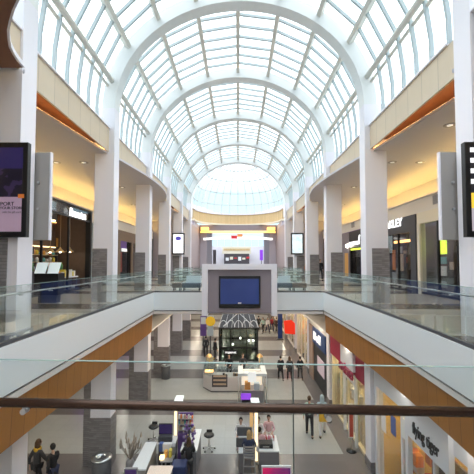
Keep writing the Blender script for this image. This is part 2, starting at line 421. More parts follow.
for k, (a, b) in enumerate(bays):
    # glass skin, 12 mm thick, from sill to sill
    m = MB(); th = .012; TF = [math.radians(q) for q in (-90, -76, -57, -38, -19, 0, 19, 38, 57, 76, 90)]; N = len(TF) - 1
    prof = [(-(AO - .02), CZ + 1.04)] + [(ell(AO - .02, BO - .02, q, 0)[0], ell(AO - .02, BO - .02, q, 0)[2]) for q in TF] + [((AO - .02), CZ + 1.04)]
    inner = [(x * .998, z - (.012 if z > SPR + .1 else 0)) for x, z in prof]
    loop = prof + inner[::-1]
    A = [m.bm.verts.new((x, a + cshift(k - 2, x), z)) for x, z in loop]; B = [m.bm.verts.new((x, b + cshift(k - 1, x), z)) for x, z in loop]
    nl = len(loop)
    for i in range(nl): m.bm.faces.new((A[i], A[(i + 1) % nl], B[(i + 1) % nl], B[i]))
    w = m.build('window_%d' % (k + 1), 'glass_roof'); w['kind'] = 'structure'
    a_, b_ = a, b
    for t in TS:
        m = MB(); a = a_ + cshift(k - 2, 5 * math.sin(t)); b = b_ + cshift(k - 1, 5 * math.sin(t))
        if abs(t) > 1.2:
            m.tube(ell(AO - .22, BO - .22, t, a), ell(AO - .22, BO - .22, t, b), .105, n=10)
            m.tube(ell(AO - .10, BO - .10, t * 1.035, a), ell(AO - .10, BO - .10, t * 1.035, b), .06, n=8)
        else:
            p0 = Vector(ell(AO - .13, BO - .13, t, a)); m.strip([[(p0.x + dx * math.cos(t) + dz * math.sin(t), yy, p0.z - dx * math.sin(t) + dz * math.cos(t)) for dx, dz in ((-.085, -.14), (.085, -.14), (.085, .12), (-.085, .12))] for yy in (a, b)])
        m.build('purlin', 'cream_steel', w)
    nb = 7; a, b = a_, b_
    for i in range(1, nb):
        y = a + (b - a) * i / nb; m = MB(); secs = []; h = .042
        pts = [(-(AO - .05), CZ + 1.05)] + [(ell(AO - .06, BO - .06, q, 0)[0], ell(AO - .06, BO - .06, q, 0)[2]) for q in TF] + [(AO - .05, CZ + 1.05)]
        pin = [(x * (1 - .11 / AO), SPR + (z - SPR) * (1 - .11 / BO) if z > SPR else z) for x, z in pts]
        def yo(x): return y + cshift(k - 2, x) * (1 - i / nb) + cshift(k - 1, x) * i / nb
        m.strip([[(p[0], yo(p[0]) - h, p[1]), (q[0], yo(p[0]) - h, q[1]), (q[0], yo(p[0]) + h, q[1]), (p[0], yo(p[0]) + h, p[1])] for p, q in zip(pts, pin)])
        m.build('glazing_bar', 'bar_steel', w)

# ------------------------------------------------------------ dome and rotunda
DY, DR, DZ, DH = 41.2, 5.6, EYE + 6.6, 5.7
m = MB(); secs = []
A0, A1 = math.radians(-66), math.radians(246)
m.lathe([(DR * math.cos(u), DZ + DH * math.sin(u)) for u in [PI / 2 * i / 14 for i in range(15)]], 0, DY, 60, math.radians(-8), math.radians(188))
dome = m.build('window_8', 'glass_roof'); dome['kind'] = 'structure'
sol = dome.modifiers.new('thick', 'SOLIDIFY'); sol.thickness = .012
for i in range(19):
    ph = math.radians(-18 + 216 * i / 18.0); m = MB()
    pts = [(DR * .99 * math.cos(u) * math.cos(ph), DY + DR * .99 * math.cos(u) * math.sin(ph), DZ + DH * math.sin(u)) for u in [PI / 2 * j / 12 for j in range(13)]]
    if ph < math.radians(-8) or ph > math.radians(188): continue
    m.path(pts, .05, 6); m.build('dome_rib', 'dome_steel', dome)
for u in (12, 28, 46, 64):
    u = math.radians(u); m = MB(); r = DR * .985 * math.cos(u); z = DZ + DH * math.sin(u)
    m.path([(r * math.cos(a), DY + r * math.sin(a), z) for a in [math.radians(-8 + 196 * j / 40) for j in range(41)]], .06, 6); m.build('dome_ring', 'dome_steel', dome)
def arc_band(r0, r1, z0, z1, a0=-6, a1=186, n=48):
    m = MB(); secs = []
    for i in range(n + 1):
        a = math.radians(a0 + (a1 - a0) * i / n); c_, s_ = math.cos(a), math.sin(a)
        secs.append([(r0 * c_, DY + r0 * s_, z0), (r1 * c_, DY + r1 * s_, z0), (r1 * c_, DY + r1 * s_, z1), (r0 * c_, DY + r0 * s_, z1)])
    return m.strip(secs)
struct('trim_dome_ring', arc_band(5.45, 5.6, EYE + 5.2, EYE + 6.45), 'wood_ring')
struct('trim_dome_sill', arc_band(5.3, 5.75, EYE + 6.45, EYE + 6.62), 'white_paint')
struct('trim_dome_foot', arc_band(5.2, 5.6, EYE + 5.0, EYE + 5.2), 'cream')
# ------------------------------------------------------------ side walls of the upper floor and end walls
for s, nm in ((-1, 'left'), (1, 'right')):
    m = MB(); m.box(s * 12.4, s * 12.5, -4, 35.9, 0, 4.6); struct('wall_' + nm, m, 'store_dark'); m = MB(); m.box(s * 9.12, s * 12.5, -4, 35.9, 4.6, 4.62); struct('ceiling_stores_' + nm, m, 'store_dark')
    m = MB(); m.box(s * 5.2, s * 10.4, 35.9, 36.0, 0, CZ + .99); struct('wall_end_' + nm, m, 'lavender')
    m = MB(); m.box(s * 5.2, s * 5.3, 36, 46.6, 0, CZ); struct('wall_rotunda_' + nm, m, M_('rotunda_mauve', (.40, .32, .32)))
    m = MB(); m.box(s * 5.3, s * 7, 41, 46.6, CZ, EYE + 5.0); struct('wall_drum_' + nm, m, 'lavender')
    m = MB(); m.box(s * 4.3, s * 4.4, 46.6, 57, 0, EYE + 4.9); m.box(s * 4.4, s * 5.2, 46.6, 46.7, 0, EYE + 4.9); struct('wall_passage_' + nm, m, 'lavender')
    m = MB(); m.box(s * 6.4, s * 6.5, 57, 80, 0, EYE + 6); m.box(s * 4.3, s * 6.5, 57, 57.1, 0, EYE + 6); struct('wall_hall_' + nm, m, 'white_paint')
    m = MB(); m.box(s * 12.0, s * 12.1, -4, 60, LF, -2.0); struct('wall_lower_' + nm, m, 'store_brown' if s < 0 else 'plaster')
    m = MB(); m.box(s * 5.46, s * 5.56, 36, 41, CZ + 1.0, SPR + .4); struct('wall_clerestory_' + nm, m, 'white_paint')
m = MB(); m.box(-6.5, 6.5, 46.8, 57, EYE + 4.9, EYE + 5.0); struct('ceiling_passage', m, 'lavender'); m = MB(); m.box(-5.2, 5.2, 45.7, 46.8, EYE + 4.3, EYE + 5.0); struct('trim_passage', m, 'mauve')
m = MB(); m.box(-7, 7, 80, 80.1, 0, EYE + 3.7); m.box(-7, 7, 80, 80.1, EYE + 5.3, EYE + 6); struct('wall_back', m, 'white_paint')
m = MB(); m.box(-6.4, 6.4, 80.02, 80.06, EYE + 3.7, EYE + 5.3); w9 = struct('window_9', m, 'glass_roof') or bpy.data.objects['window_9']
for i in range(9):
    m = MB(); m.box(-6.4 + 1.6 * i - .05, -6.4 + 1.6 * i + .05, 79.95, 80.0, EYE + 3.7, EYE + 5.3); m.build('mullion', 'white_steel', w9)
m = MB(); m.box(-6.5, 6.5, 57.1, 80, EYE + 6.0, EYE + 6.05); w10 = struct('window_10', m, 'glass_roof')
for i in range(12):
    m = MB(); m.box(-6.5, 6.5, 58 + 2 * i, 58.3 + 2 * i, EYE + 5.8, EYE + 6.0); m.build('skylight_beam', 'white_steel', w10)
m = MB(); m.box(-12.1, 12.1, 60, 60.1, LF, -1.0); struct('wall_lower_back', m, 'plaster')
m = MB(); m.box(-14, 14, -4.1, -4.0, LF, CZ + 1.2); struct('wall_behind', m, 'plaster')

# light beams of the rotunda
def simple(name, lab, cat, m_, mb_, group=None, bevel=0):
    o = mb_.build(name, m_, None, bevel); return tag(o, lab, cat, group)
M_('gold_glow', (1, .62, .15), emit=1.5, ecol=(1, .58, .12)); M_('white_glow', (1, 1, 1), emit=.6, ecol=(1, .98, .95))
t = thing('light_beam', 'long gold glowing beam hung across the rotunda under the wooden ring', 'light beam', (0, 46.0, EYE + 3.85))
m = MB(); m.box(-5.0, 5.0, 45.2, 45.5, EYE + 3.9, EYE + 4.2); m.build('housing', 'cream', t)
m = MB(); m.box(-5.0, 5.0, 45.12, 45.2, EYE + 3.88, EYE + 4.05); m.build('diffuser', 'gold_glow', t)
for s in (-1, 1):
    m = MB(); m.box(s * 3.9, s * 4.9, 44.8, 45.55, EYE + 4.21, EYE + 4.6); simple('light_box', 'yellow lit box above the %s end of the gold beam' % ('left' if s < 0 else 'right'), 'light box', 'gold_glow', m)
m = MB()
for i in range(24):
    x0 = -4.7 + 9.4 * i / 24; x1 = -4.7 + 9.4 * (i + 1) / 24; z = EYE + 2.95 + .25 * math.cos(PI * (x0 + x1) / 2 / 9.4)
    m.box(x0, x1 + .01, 46.0, 46.3, z, z + .3)
simple('bulkhead_band', 'white curved band below the gold beam over the far passage', 'band', 'white_glow', m)
m = MB(); m.xprism([(45.0, EYE + 3.1), (45.03, EYE + 3.1), (45.03, EYE + 3.5), (45.0, EYE + 3.5)], -.9, -.1); M_('red_cloth', (.75, .04, .05))
simple('hanging_banner', 'small red banner hanging from the gold beam', 'banner', 'red_cloth', m)
m = MB(); m.box(-.08, .6, 44.99, 45.02, EYE + 3.35, EYE + 3.7); M_('orange_cloth', (.85, .3, .08)); simple('hanging_banner', 'small orange banner beside the red one', 'banner', 'orange_cloth', m)

# far hall: wooden portal, shop, signs
t = thing('food_hall_portal', 'pale wooden portal with a dark counter front at the far end of the upper floor', 'portal', (0, 78, 0))
m = MB(); m.box(-3.6, 3.0, 78.2, 78.6, EYE + 1.9, EYE + 3.6); m.build('header', 'cream', t)
m = MB(); m.box(-3.3, 2.7, 78.1, 78.2, EYE + 2.6, EYE + 3.1); m.build('sign_panel', 'wood_ring', t)
m = MB(); m.box(-3.2, 2.6, 78.3, 79.5, 0, EYE + 1.9); m.build('shop_front', 'store_dark', t)
for i in range(6):
    m = MB(); m.box(-2.8 + i * .95, -2.1 + i * .95, 78.1, 78.3, EYE + .3 + .25 * (i % 3), EYE + 1.0 + .2 * (i % 2)); m.build('menu_board', ['white_gloss', 'cream', 'red_cloth'][i % 3], t)
for s, c, lab in ((-1, 'mid_grey', 'grey banner stand at the left of the far passage'), (1, 'purple_glow', 'purple lit sign at the right of the far passage')):
    M_('purple_glow', (.25, .05, .6), emit=.8, ecol=(.25, .05, .7))
    t = thing('banner_stand', lab, 'sign', (s * 3.9, 56, 0)); m = MB(); m.box(s * 3.6, s * 4.1, 55.9, 56.0, EYE + .3 if s > 0 else .3, EYE + 2.0); m.build('panel', c, t)
    m = MB(); m.box(s * 3.8, s * 3.9, 55.93, 55.98, 0, EYE + .3); m.build('post', 'dark_steel', t)

# ------------------------------------------------------------ storefronts of the upper floor (glass line at |x| = 9)
def storefront(s, a, b, lab, frame='store_dark', inner='store_brown', fascia_z=3.1, mull=3, door=None, lights=True, pil=.25, glassy=True, back='store_brown', top=4.0):
    t = thing('storefront', lab, 'storefront', (s * 9.0, (a + b) / 2, 0))
    m = MB(); m.box(s * 8.96, s * 9.2, a, b, fascia_z, top); m.build('fascia', frame, t)
    for y in (a, b - pil): m = MB(); m.box(s * 8.95, s * 9.25, y, y + pil, 0, fascia_z); m.build('pilaster', frame, t)
    m = MB(); m.box(s * 12.2, s * 12.3, a + .05, b - .05, .02, top - .06); m.box(s * 9.3, s * 12.2, a + .02, a + .08, .02, top - .06); m.box(s * 9.3, s * 12.2, b - .08, b - .02, .02, top - .06); m.build('interior_wall', back, t)
    if glassy:
        m = MB(); m.box(s * 9.06, s * 9.08, a + pil, b - pil, .12, fascia_z); m.build('shop_window', 'glass_shop', t)
    for i in range(1, mull):
        y = a + pil + (b - a - 2 * pil) * i / mull
        m = MB(); m.box(s * 9.02, s * 9.12, y - .04, y + .04, 0, fascia_z); m.build('mullion', 'black', t)
    for k in range(2):
        m = MB(); y = a + (b - a) * (k + .5) / 2; m.box(s * 10.2, s * 11.6, y - .08, y + .08, min(top - .1, 3.85), min(top - .1, 3.85) + .04); m.build('ceiling_lamp', 'store_fill', t)  # glowing panel added to brighten the store interior
    m = MB(); m.box(s * 9.0, s * 9.14, a + pil, b - pil, .02, .12); m.build('sill', 'black', t)
    return t
def goods(t, s, a, b, n, cols, z0=.5, z1=2.6, x0=9.5, x1=11.5, sz=(.15, .45)):
    for i in range(n):
        y = random.uniform(a + .3, b - .3); x = random.uniform(x0, x1); z = random.uniform(z0, z1); w_ = random.uniform(*sz) / 2; h = random.uniform(*sz)
        m = MB(); m.box(s * x, s * (x + .12), y - w_, y + w_, z, z + h); m.build('display_item', random.choice(cols), t)
for nme, c in (('g_white', (.8, .8, .8)), ('g_tan', (.55, .4, .28)), ('g_red', (.5, .08, .05)), ('g_amber', (.75, .38, .08)), ('g_blue', (.08, .14, .4)), ('g_teal', (.12, .4, .4)), ('g_grey', (.35, .35, .37)), ('g_green', (.12, .3, .12)), ('g_purple', (.15, .07, .3)), ('g_pink', (.75, .3, .4)), ('g_yellow', (.8, .65, .1)), ('g_orange', (.85, .25, .05)), ('g_magenta', (.6, .03, .2))): mat(nme, c, .5)
mat('amber_glow', (1, .6, .2), emit=3, ecol=(1, .5, .15)); mat('lime_glow', (.75, .9, .1), emit=1.1, ecol=(.7, .85, .05)); mat('cool_glow', (.9, .95, 1), emit=2.0, ecol=(.85, .92, 1)); mat('sign_white', (.95, .95, .95), emit=.9, ecol=(1, 1, 1)); mat('soft_white', (.9, .9, .9), emit=.35, ecol=(1, 1, 1)); mat('warm_glow', (1, .8, .5), emit=1.6, ecol=(1, .72, .38))

RZR = (PI / 2, 0, -PI / 2)      # lettering that faces -x (right-hand walls)
RZL = (PI / 2, 0, PI / 2)       # lettering that faces +x (left-hand walls)
mat('store_fill', (1, .85, .65), emit=9, ecol=(1, .78, .5))
# right, from near to far
t = storefront(1, 3.0, 10.8, 'dark storefront behind the nearest right column', 'store_dark')
goods(t, 1, 3, 10.8, 14, ['g_tan', 'g_white', 'g_red', 'g_grey'])
t = storefront(1, 11.0, 17.0, 'dark glass storefront framed in cream with a lime poster', 'cream', fascia_z=3.45, mull=4, back='store_dark')
m = MB(); p = atX(437, 238, 9.8); q = atX(446, 254, 9.8); m.box(9.8, 9.84, q.y, p.y, q.z, p.z + .05); m.build('lime_poster', 'lime_glow', t)
for (x0, y0, x1, y1, c) in ((438, 266, 446, 276, 'g_white'), (440, 281, 446, 288, 'g_grey'), (449, 262, 453, 270, 'g_tan'), (438, 257, 446, 264, 'g_teal')):
    p = atX(x0, y0, 9.6); q = atX(x1, y1, 9.6); m = MB(); m.box(9.6, 9.64, q.y, p.y, q.z, p.z); m.build('card', c, t)
goods(t, 1, 11, 15, 16, ['g_tan', 'g_grey', 'g_amber', 'store_brown'], x0=10)
t = storefront(1, 17.15, 24.3, 'charcoal storefront with large white capital letters', 'dark_grey', fascia_z=3.15, mull=4, pil=.5, back='store_dark')
p0 = atX(388, 223, 8.95); p1 = atX(402, 223, 8.95); w4 = p0.y - p1.y
text('lettering', 'OAKLEY', .62, 'sign_white', t, (8.94, p1.y + w4 * 6 / 4 / 2 + .02, 3.74), RZR, .02, fit=w4 * 6.1 / 4, bold=.012)
p = atX(392, 234, 9.6); q = atX(416, 238, 9.6); m = MB(); m.box(9.7, 9.8, q.y, p.y, 2.72, 2.86); m.build('lamp_bar', 'amber_glow', t)
for (x0, y0, x1, y1, c) in ((392, 250, 395, 270, 'g_orange'), (398, 254, 403, 271, 'g_tan'), (397, 247, 402, 253, 'g_grey'), (407, 247, 412, 270, 'store_brown'), (392, 272, 397, 284, 'g_grey'), (392, 286, 398, 288, 'g_white')):
    p = atX(x0, y0, 9.5); q = atX(x1, y1, 9.5); m = MB(); m.box(9.5, 9.54, q.y, p.y, q.z, p.z); m.build('poster', c, t)
goods(t, 1, 17.5, 24, 14, ['g_tan', 'g_grey', 'g_red', 'store_brown'], x0=10)
t = storefront(1, 24.6, 29.9, 'purple-fronted storefront with white script lettering and a black doorway', 'g_purple', fascia_z=2.75, mull=2, pil=.2, back='black')
m = MB(); m.box(8.94, 9.0, 24.5, 27.3, 2.7, 3.95); m.build('sign_board', 'black', t)
text('lettering', 'amazone', .5, 'sign_white', t, (8.92, 26.1, 3.05), RZR, .02, fit=2.3, shear=.2, bold=.02)
text('lettering', 'f', .9, 'sign_white', t, (8.92, 25.0, 3.2), RZR, .02, bold=.02)
m = MB(); m.box(8.9, 9.0, 27.3, 29.9, 0, 3.95); m.build('side_panel', 'mauve', t)
m = MB(); m.box(8.88, 8.9, 27.5, 28.3, .4, 2.3); m.build('yellow_panel', 'g_amber', t)
p = atX(348, 246, 8.85); m = MB(); m.ball((8.8, p.y, p.z), .14); m.build('wall_lamp', 'lamp_white', t)
m = MB(); m.box(9.02, 9.05, 24.9, 27.2, 2.5, 2.62); m.build('lime_line', 'lime_glow', t)
t = storefront(1, 30.1, 35.8, 'dim brown storefront by the end wall on the right', 'store_brown', fascia_z=3.0, mull=3)
goods(t, 1, 30, 35.8, 10, ['g_amber', 'g_tan', 'g_white'])
# left
t = storefront(-1, 3.0, 12.8, 'brown storefront behind the nearest left column', 'store_brown')
goods(t, -1, 3, 12.8, 10, ['g_tan', 'g_white', 'g_red'])
cafe = storefront(-1, 13.0, 20.75, 'dark brown cafe with pendant lamps and pale blue script lettering', 'black', fascia_z=4.58, mull=3, pil=.18, glassy=False, back='store_brown', top=4.66)
m = MB(); m.box(-9.1, -9.0, 13.2, 20.6, 3.98, 4.08); m.build('transom', 'black', cafe)
p = atX(76, 214, -9.0)
text('lettering', 'Presotea', .62, 'sign_white', cafe, (-8.9, p.y, p.z - .02), RZL, .03, fit=1.9, shear=.15, bold=.015)
m = MB(); p = atX(40, 221, -9.05); q = atX(86, 233, -9.05); m.box(-9.05, -9.02, 13.2, 20.57, 4.08, 4.58); m.build('fascia_glass', 'glass_shop', cafe)
m = MB(); m.box(-10.9, -10.95, 13.3, 20.4, 3.95, 4.5); m.build('bulkhead', 'mid_grey', cafe)
for (x0, y0, x1, y1, c) in ((60, 236, 66, 250, 'g_red'), (62, 243, 65, 251, 'g_blue'), (79, 236, 85, 248, 'g_amber'), (51, 218, 56, 223, 'amber_glow'), (56, 238, 60, 247, 'g_amber')):
    p = atX(x0, y0, -11.0); q = atX(x1, y1, -11.0); m = MB(); m.box(-11.0, -10.97, p.y, q.y, q.z, p.z); m.build('wall_poster', c, cafe)
m = MB(); m.box(-11.05, -11.1, 13.3, 20.5, 0, 4.5); m.build('back_wall', 'store_brown', cafe)
tri = thing('counter', 'dark cafe counter crowded with jars below the pendant lamps', 'counter', (-10.2, 18.5, 0))
m = MB(); m.box(-10.6, -9.9, 15.5, 20.3, 0, 1.05); m.box(-10.65, -9.85, 15.45, 20.35, 1.05, 1.1); m.build('body', 'store_dark', tri, .01)
for i in range(16):
    y = 15.8 + i * .28; c = random.choice(['g_amber', 'g_yellow', 'g_white', 'g_tan', 'g_blue', 'g_green'])
    m = MB(); m.lathe([(0, 1.1), (.09, 1.1), (.09, 1.3 + random.random() * .25), (.04, 1.5), (.04, 1.55), (0, 1.55)], -10.25 + random.uniform(-.15, .15), y, 10)
    simple('jar', 'small jar on the cafe counter among its row', 'jar', c, m, 'jars along the cafe counter')
for i, px in enumerate((50, 60, 69.5, 78)):
    p = atX(px, 250, -9.9); t = thing('pendant_lamp', 'gold cone pendant lamp over the cafe counter, %s of four from the left' % ['first', 'second', 'third', 'fourth'][i], 'pendant lamp', (p.x, p.y, p.z - .12), 0, 'pendant lamps in the cafe')
    m = MB(); m.lathe([(.24, p.z - .12), (.2, p.z - .06), (.06, p.z + .08), (.03, p.z + .16)], p.x, p.y, 16); m.build('shade', M_('gold_shade', (.75, .5, .22), rough=.3, metal=.6), t)
    m = MB(); m.ball((p.x, p.y, p.z - .08), .07); m.build('bulb', 'lamp_white', t)
    m = MB(); m.tube((p.x, p.y, p.z + .15), (p.x, p.y, 4.5), .012, n=6); m.build('cord', 'g_tan', t)
rk = thing('back_shelf', 'lit wooden back shelf behind the cafe counter', 'shelf', (-10.9, 18.0, 0))
for z in (1.15, 1.55, 1.95): m = MB(); m.box(-10.96, -10.7, 15.4, 20.2, z, z + .03); m.build('shelf_board', 'wood_ring', rk)
for y in (15.4, 17.8, 20.15): m = MB(); m.box(-10.96, -10.72, y, y + .05, 0, 2.4); m.build('upright', 'store_dark', rk)
m = MB(); m.box(-10.9, -10.8, 15.5, 20.1, 2.4, 2.46); m.build('shelf_lamp', 'warm_glow', rk)
for i in range(42):
    z = 1.18 + .4 * (i % 3); y = 15.6 + (i // 3) * .33 + random.uniform(-.05, .05); h_ = random.uniform(.14, .28)
    m = MB(); m.lathe([(0, z), (.08, z), (.085, z + h_ * .7), (.04, z + h_), (0, z + h_)], -10.8, y, 8)
    simple('canister', 'small canister in the rows on the lit cafe back shelf', 'canister', random.choice(['g_amber', 'g_yellow', 'g_white', 'g_white', 'g_red', 'g_teal']), m, 'canisters on the cafe back shelf')
# fruit and flowers heaped at the cafe front
t = thing('display_table', 'white display table with yellow goods in front of the cafe', 'table', (-9.5, 18.6, 0))
m = MB(); m.box(-9.75, -9.2, 17.6, 19.6, .72, .78); m.build('tabletop', 'white_gloss', t)
for x in (-9.7, -9.25):
    for y in (17.7, 19.5): m = MB(); m.tube((x, y, 0), (x, y, .72), .03); m.build('leg', 'dark_steel', t)
for i in range(10):
    y = 17.8 + i * .18; m = MB(); m.box(-9.6, -9.35, y, y + .13, .78, .95 + random.random() * .3)
    simple('gift_box', 'small bright box on the white display table', 'box', random.choice(['g_white', 'g_yellow', 'g_amber', 'g_white', 'g_purple']), m, 'boxes on the display table')
M_('pale_pilaster', (.62, .68, .72)); t = thing('pilaster', 'pale blue pilaster with a yellow-green patterned strip right of the cafe', 'pilaster', (-9, 21.2, 0))
m = MB(); m.box(-9.2, -8.9, 20.8, 21.35, 0, 3.95); m.build('shaft', 'pale_pilaster', t)
n = NT('dotted_strip', .5); p = n.pos(); ck = n.op('LESS_THAN', n.op('FRACT', n.op('MULTIPLY', p[2], 3.2)), .5); n.base(n.mix(ck, (.75, .75, .12), (.12, .4, .3)))
m = MB(); m.box(-9.2, -8.88, 21.38, 21.8, 0, 3.4); m.build('patterned_strip', 'dotted_strip', t)
t = storefront(-1, 22.0, 25.2, 'plain dark storefront hidden beside the second left column', 'store_dark')
t = storefront(-1, 25.4, 30.7, 'brown wood framed storefront with a dark doorway and small white sign', M_('brown_wood', (.22, .15, .10), noise=.2), fascia_z=3.2, mull=2, pil=.5, back='black')
p = atX(124.5, 250, -8.9); m = MB(); m.box(-8.95, -8.9, p.y - .6, p.y + .6, p.z - .12, p.z + .12); m.build('sign', 'soft_white', t)
p = atX(124, 241, -8.95); m = MB(); m.box(-9.02, -8.97, p.y - .8, p.y + .7, p.z - .6, p.z + .5); m.build('poster', 'g_purple', t)
p = atX(124.5, 262, -8.95); m = MB(); m.box(-9.3, -9.25, p.y - .3, p.y + .3, p.z - .8, p.z + .8); m.build('poster', 'g_red', t)
m = MB(); m.box(-8.98, -8.9, 28.4, 28.9, 0, 3.2); m.build('post', 'brown_wood', t)
t = storefront(-1, 30.9, 35.8, 'storefront with magenta displays and a lit white sign by the end wall', 'store_dark', fascia_z=2.9, mull=2, back='g_magenta')
p = atX(156.5, 246, -8.9); m = MB(); m.box(-8.93, -8.88, p.y - .9, p.y + .9, p.z - .25, p.z + .25); m.build('sign', 'sign_white', t)
p = atX(156, 268, -9.3); m = MB(); m.box(-9.5, -9.3, p.y - 1.3, p.y + 1.3, .2, 1.6); m.build('display', M_('magenta_glow', (.8, .03, .2), emit=.5), t)
# ventilation grilles in the bulkhead
for i, (px, py, X) in enumerate(((437, 199, 9), (353, 225, 9))):
    p = atX(px, py, X); t = thing('vent_grille', 'grey ventilation grille in the %s part of the right bulkhead' % ('near', 'far')[i], 'vent', (8.97, p.y, p.z), 0, 'vent grilles in the right bulkhead')
    m = MB(); m.box(8.97, 9.0, p.y - .32, p.y + .32, p.z - .2, p.z + .2); m.build('frame', 'mid_grey', t)
    for k in range(5): m = MB(); m.box(8.95, 8.97, p.y - .28, p.y + .28, p.z - .17 + k * .08, p.z - .14 + k * .08); m.build('slat', 'panel_grey', t)

# menu stand on the walkway left, two pale slanted screens
t = thing('directory_stand', 'dark stand with two pale slanted screens by the left glass railing', 'directory stand', (-7.3, 11.6, 0))
p0 = atZ(33, 283, .85); Y = 13.0
a = atY(34, 274, Y); b = atY(58, 274, Y); tp = atY(40, 262.5, Y).z; bt = atY(40, 273.5, Y).z; lo = atY(40, 282, Y).z
mid = (a.x + b.x) / 2
m = MB(); m.box(a.x, b.x, Y, Y + .5, lo - .5, bt); m.build('cabinet', 'black', t)
for x0, x1 in ((a.x, mid - .04), (mid + .04, b.x)):
    m = MB(); m.xprism([(Y - .02, bt), (Y, bt + .0), (Y + .22, tp), (Y + .2, tp)], x0, x1); m.build('screen', M_('screen_pale', (.68, .8, .85), emit=.25, ecol=(.75, .88, .95)), t)
m = MB(); m.box(a.x + .1, b.x - .1, Y + .1, Y + .4, 0, lo - .5); m.build('base', 'dark_grey', t)

# ------------------------------------------------------------ screens on the columns
def screen(name, lab, cx, Y, z0, z1, w_, content, grp, flip=1):
    t = thing(name, lab, 'screen', (cx, Y, z0), 0, grp)
    m = MB(); m.box(cx - w_ / 2, cx + w_ / 2, Y, Y + .12 * flip, z0, z1); m.build('housing', 'black', t, .01)
    m = MB(); m.box(cx - w_ / 2 + .11, cx + w_ / 2 - .11, Y - .006 * flip, Y, z0 + .12, z1 - .12); m.build('display', content, t)
    m = MB(); m.box(cx - .2, cx + .2, Y + .12 * flip, Y + .15 * flip, (z0 + z1) / 2 - .3, (z0 + z1) / 2 + .3); m.build('bracket', 'steel', t)
    return t
YT = 7.42
tr = atY(28, 142, YT); br = atY(28, 237, YT)
n = NT('poster_left', .3); p = n.pos(); k = n.op('DIVIDE', n.op('SUBTRACT', p[2], br.z), tr.z - br.z)
low = n.op('LESS_THAN', k, .42)
nz = n.noise(3.5, 3); up = n.mix(n.op('GREATER_THAN', nz, .55), (.008, .007, .02), (.035, .022, .07))
up = n.mix(n.op('GREATER_THAN', k, .72), up, (.018, .015, .10)); face = n.op('LESS_THAN', n.op('ADD', n.op('POWER', n.op('DIVIDE', n.op('ADD', p[0], 5.95), .55), 2), n.op('POWER', n.op('DIVIDE', n.op('SUBTRACT', k, .62), .09), 2)), 1)
up = n.mix(face, up, (.45, .16, .10))
c = n.mix(low, up, n.mix(k, (.42, .30, .40), (.34, .24, .36))); n.base(c); n.emit(c, .22)
tv = screen('advertising_screen', 'tall black framed advertising screen on the nearest left column', tr.x - .66, YT, br.z, tr.z, 1.32, 'poster_left', 'screens facing the camera')
x = atY(15, 204, YT); text('lettering', 'SUPPORT', .12, 'black', tv, (x.x - .02, YT - .012, x.z), (PI / 2, 0, 0), .003, 'RIGHT')
x = atY(23, 208, YT); text('lettering', 'YOUR STORE', .085, 'black', tv, (x.x, YT - .012, x.z), (PI / 2, 0, 0), .003, 'RIGHT')
x = atY(21, 212, YT); text('lettering', 'with the gift card', .06, 'mauve', tv, (x.x, YT - .012, x.z), (PI / 2, 0, 0), .003, 'RIGHT')
a = atY(18, 194, YT); b = atY(24, 198, YT); m = MB(); m.box(a.x, b.x, YT - .012, YT - .007, b.z, a.z); m.build('tag', 'g_orange', tv)
YT = 6.88; tr = atY(464, 142, YT); br = atY(464, 237, YT)
n = NT('poster_right', .3); p = n.pos(); k = n.op('DIVIDE', n.op('SUBTRACT', p[2], br.z), tr.z - br.z)
st = n.op('LESS_THAN', n.op('FRACT', n.op('MULTIPLY', k, 9)), .45); c = n.mix(n.op('MULTIPLY', st, n.op('GREATER_THAN', k, .5)), (.015, .015, .02), (.8, .8, .82))
yl = n.op('MULTIPLY', n.op('LESS_THAN', k, .46), n.op('GREATER_THAN', k, .30)); c = n.mix(yl, c, (.75, .5, .05)); c = n.mix(n.op('LESS_THAN', k, .30), c, (.35, .32, .36)); n.base(c); n.emit(c, .6)
screen('advertising_screen', 'tall black framed advertising screen on the nearest right column', tr.x + .66, YT, br.z, tr.z, 1.32, 'poster_right', 'screens facing the camera')
for s in (-1, 1):
    Y = 8.22 if s < 0 else 7.66; x = 4.60; t = thing('screen_housing', 'grey metal back of a screen on the nearest %s column' % ('left' if s < 0 else 'right'), 'screen housing', (s * 5.2, Y, 2), 0, 'grey screen backs')
    tp = atY(50 if s < 0 else 440, 152, Y); bt = atY(50 if s < 0 else 440, 240, Y)
    m = MB(); m.box(tp.x, tp.x + s * 1.3, Y, Y + .08, bt.z, tp.z); m.build('casing', 'panel_grey', t, .012)
    m = MB(); m.box(tp.x - s * .0, tp.x - s * .03, Y - .004, Y + .085, bt.z, tp.z); m.build('edge_trim', 'white_paint', t)
    for z in (.35, .65): m = MB(); zz = bt.z + (tp.z - bt.z) * z; m.tube((tp.x + s * .26, Y, zz), (tp.x + s * .26, Y - .04, zz), .03); m.build('bolt', 'steel', t)
n = NT('poster_white', .3); p = n.pos(); d = n.op('LESS_THAN', n.op('ADD', n.op('POWER', n.op('DIVIDE', n.op('ADD', p[0], 5.2), .25), 2), n.op('POWER', n.op('DIVIDE', n.op('SUBTRACT', p[2], EYE + 2.05), .18), 2)), 1); c = n.mix(d, (.9, .9, .93), (.06, .05, .3)); n.base(c); n.emit(c, .8)
n = NT('poster_blue', .3); nz = n.noise(2.4, 3); c = n.mix(n.op('MULTIPLY', nz, 1.2), (.25, .42, .48), (.9, .95, .97)); n.base(c); n.emit(c, .6)
for s, cx, ct in ((-1, -5.15, 'poster_white'), (1, 5.15, 'poster_blue')):
    e = atY(184.3 if s < 0 else 291.3, 233, 29.55); f = atY(184 if s < 0 else 291, 254.5, 29.55)
    t = screen('advertising_screen', ('bright white advertising screen on a distant left column' if s < 0 else 'pale blue advertising screen on a distant right column'), e.x + s * .52, 29.55, f.z, e.z, 1.1, ct, 'screens facing the camera')

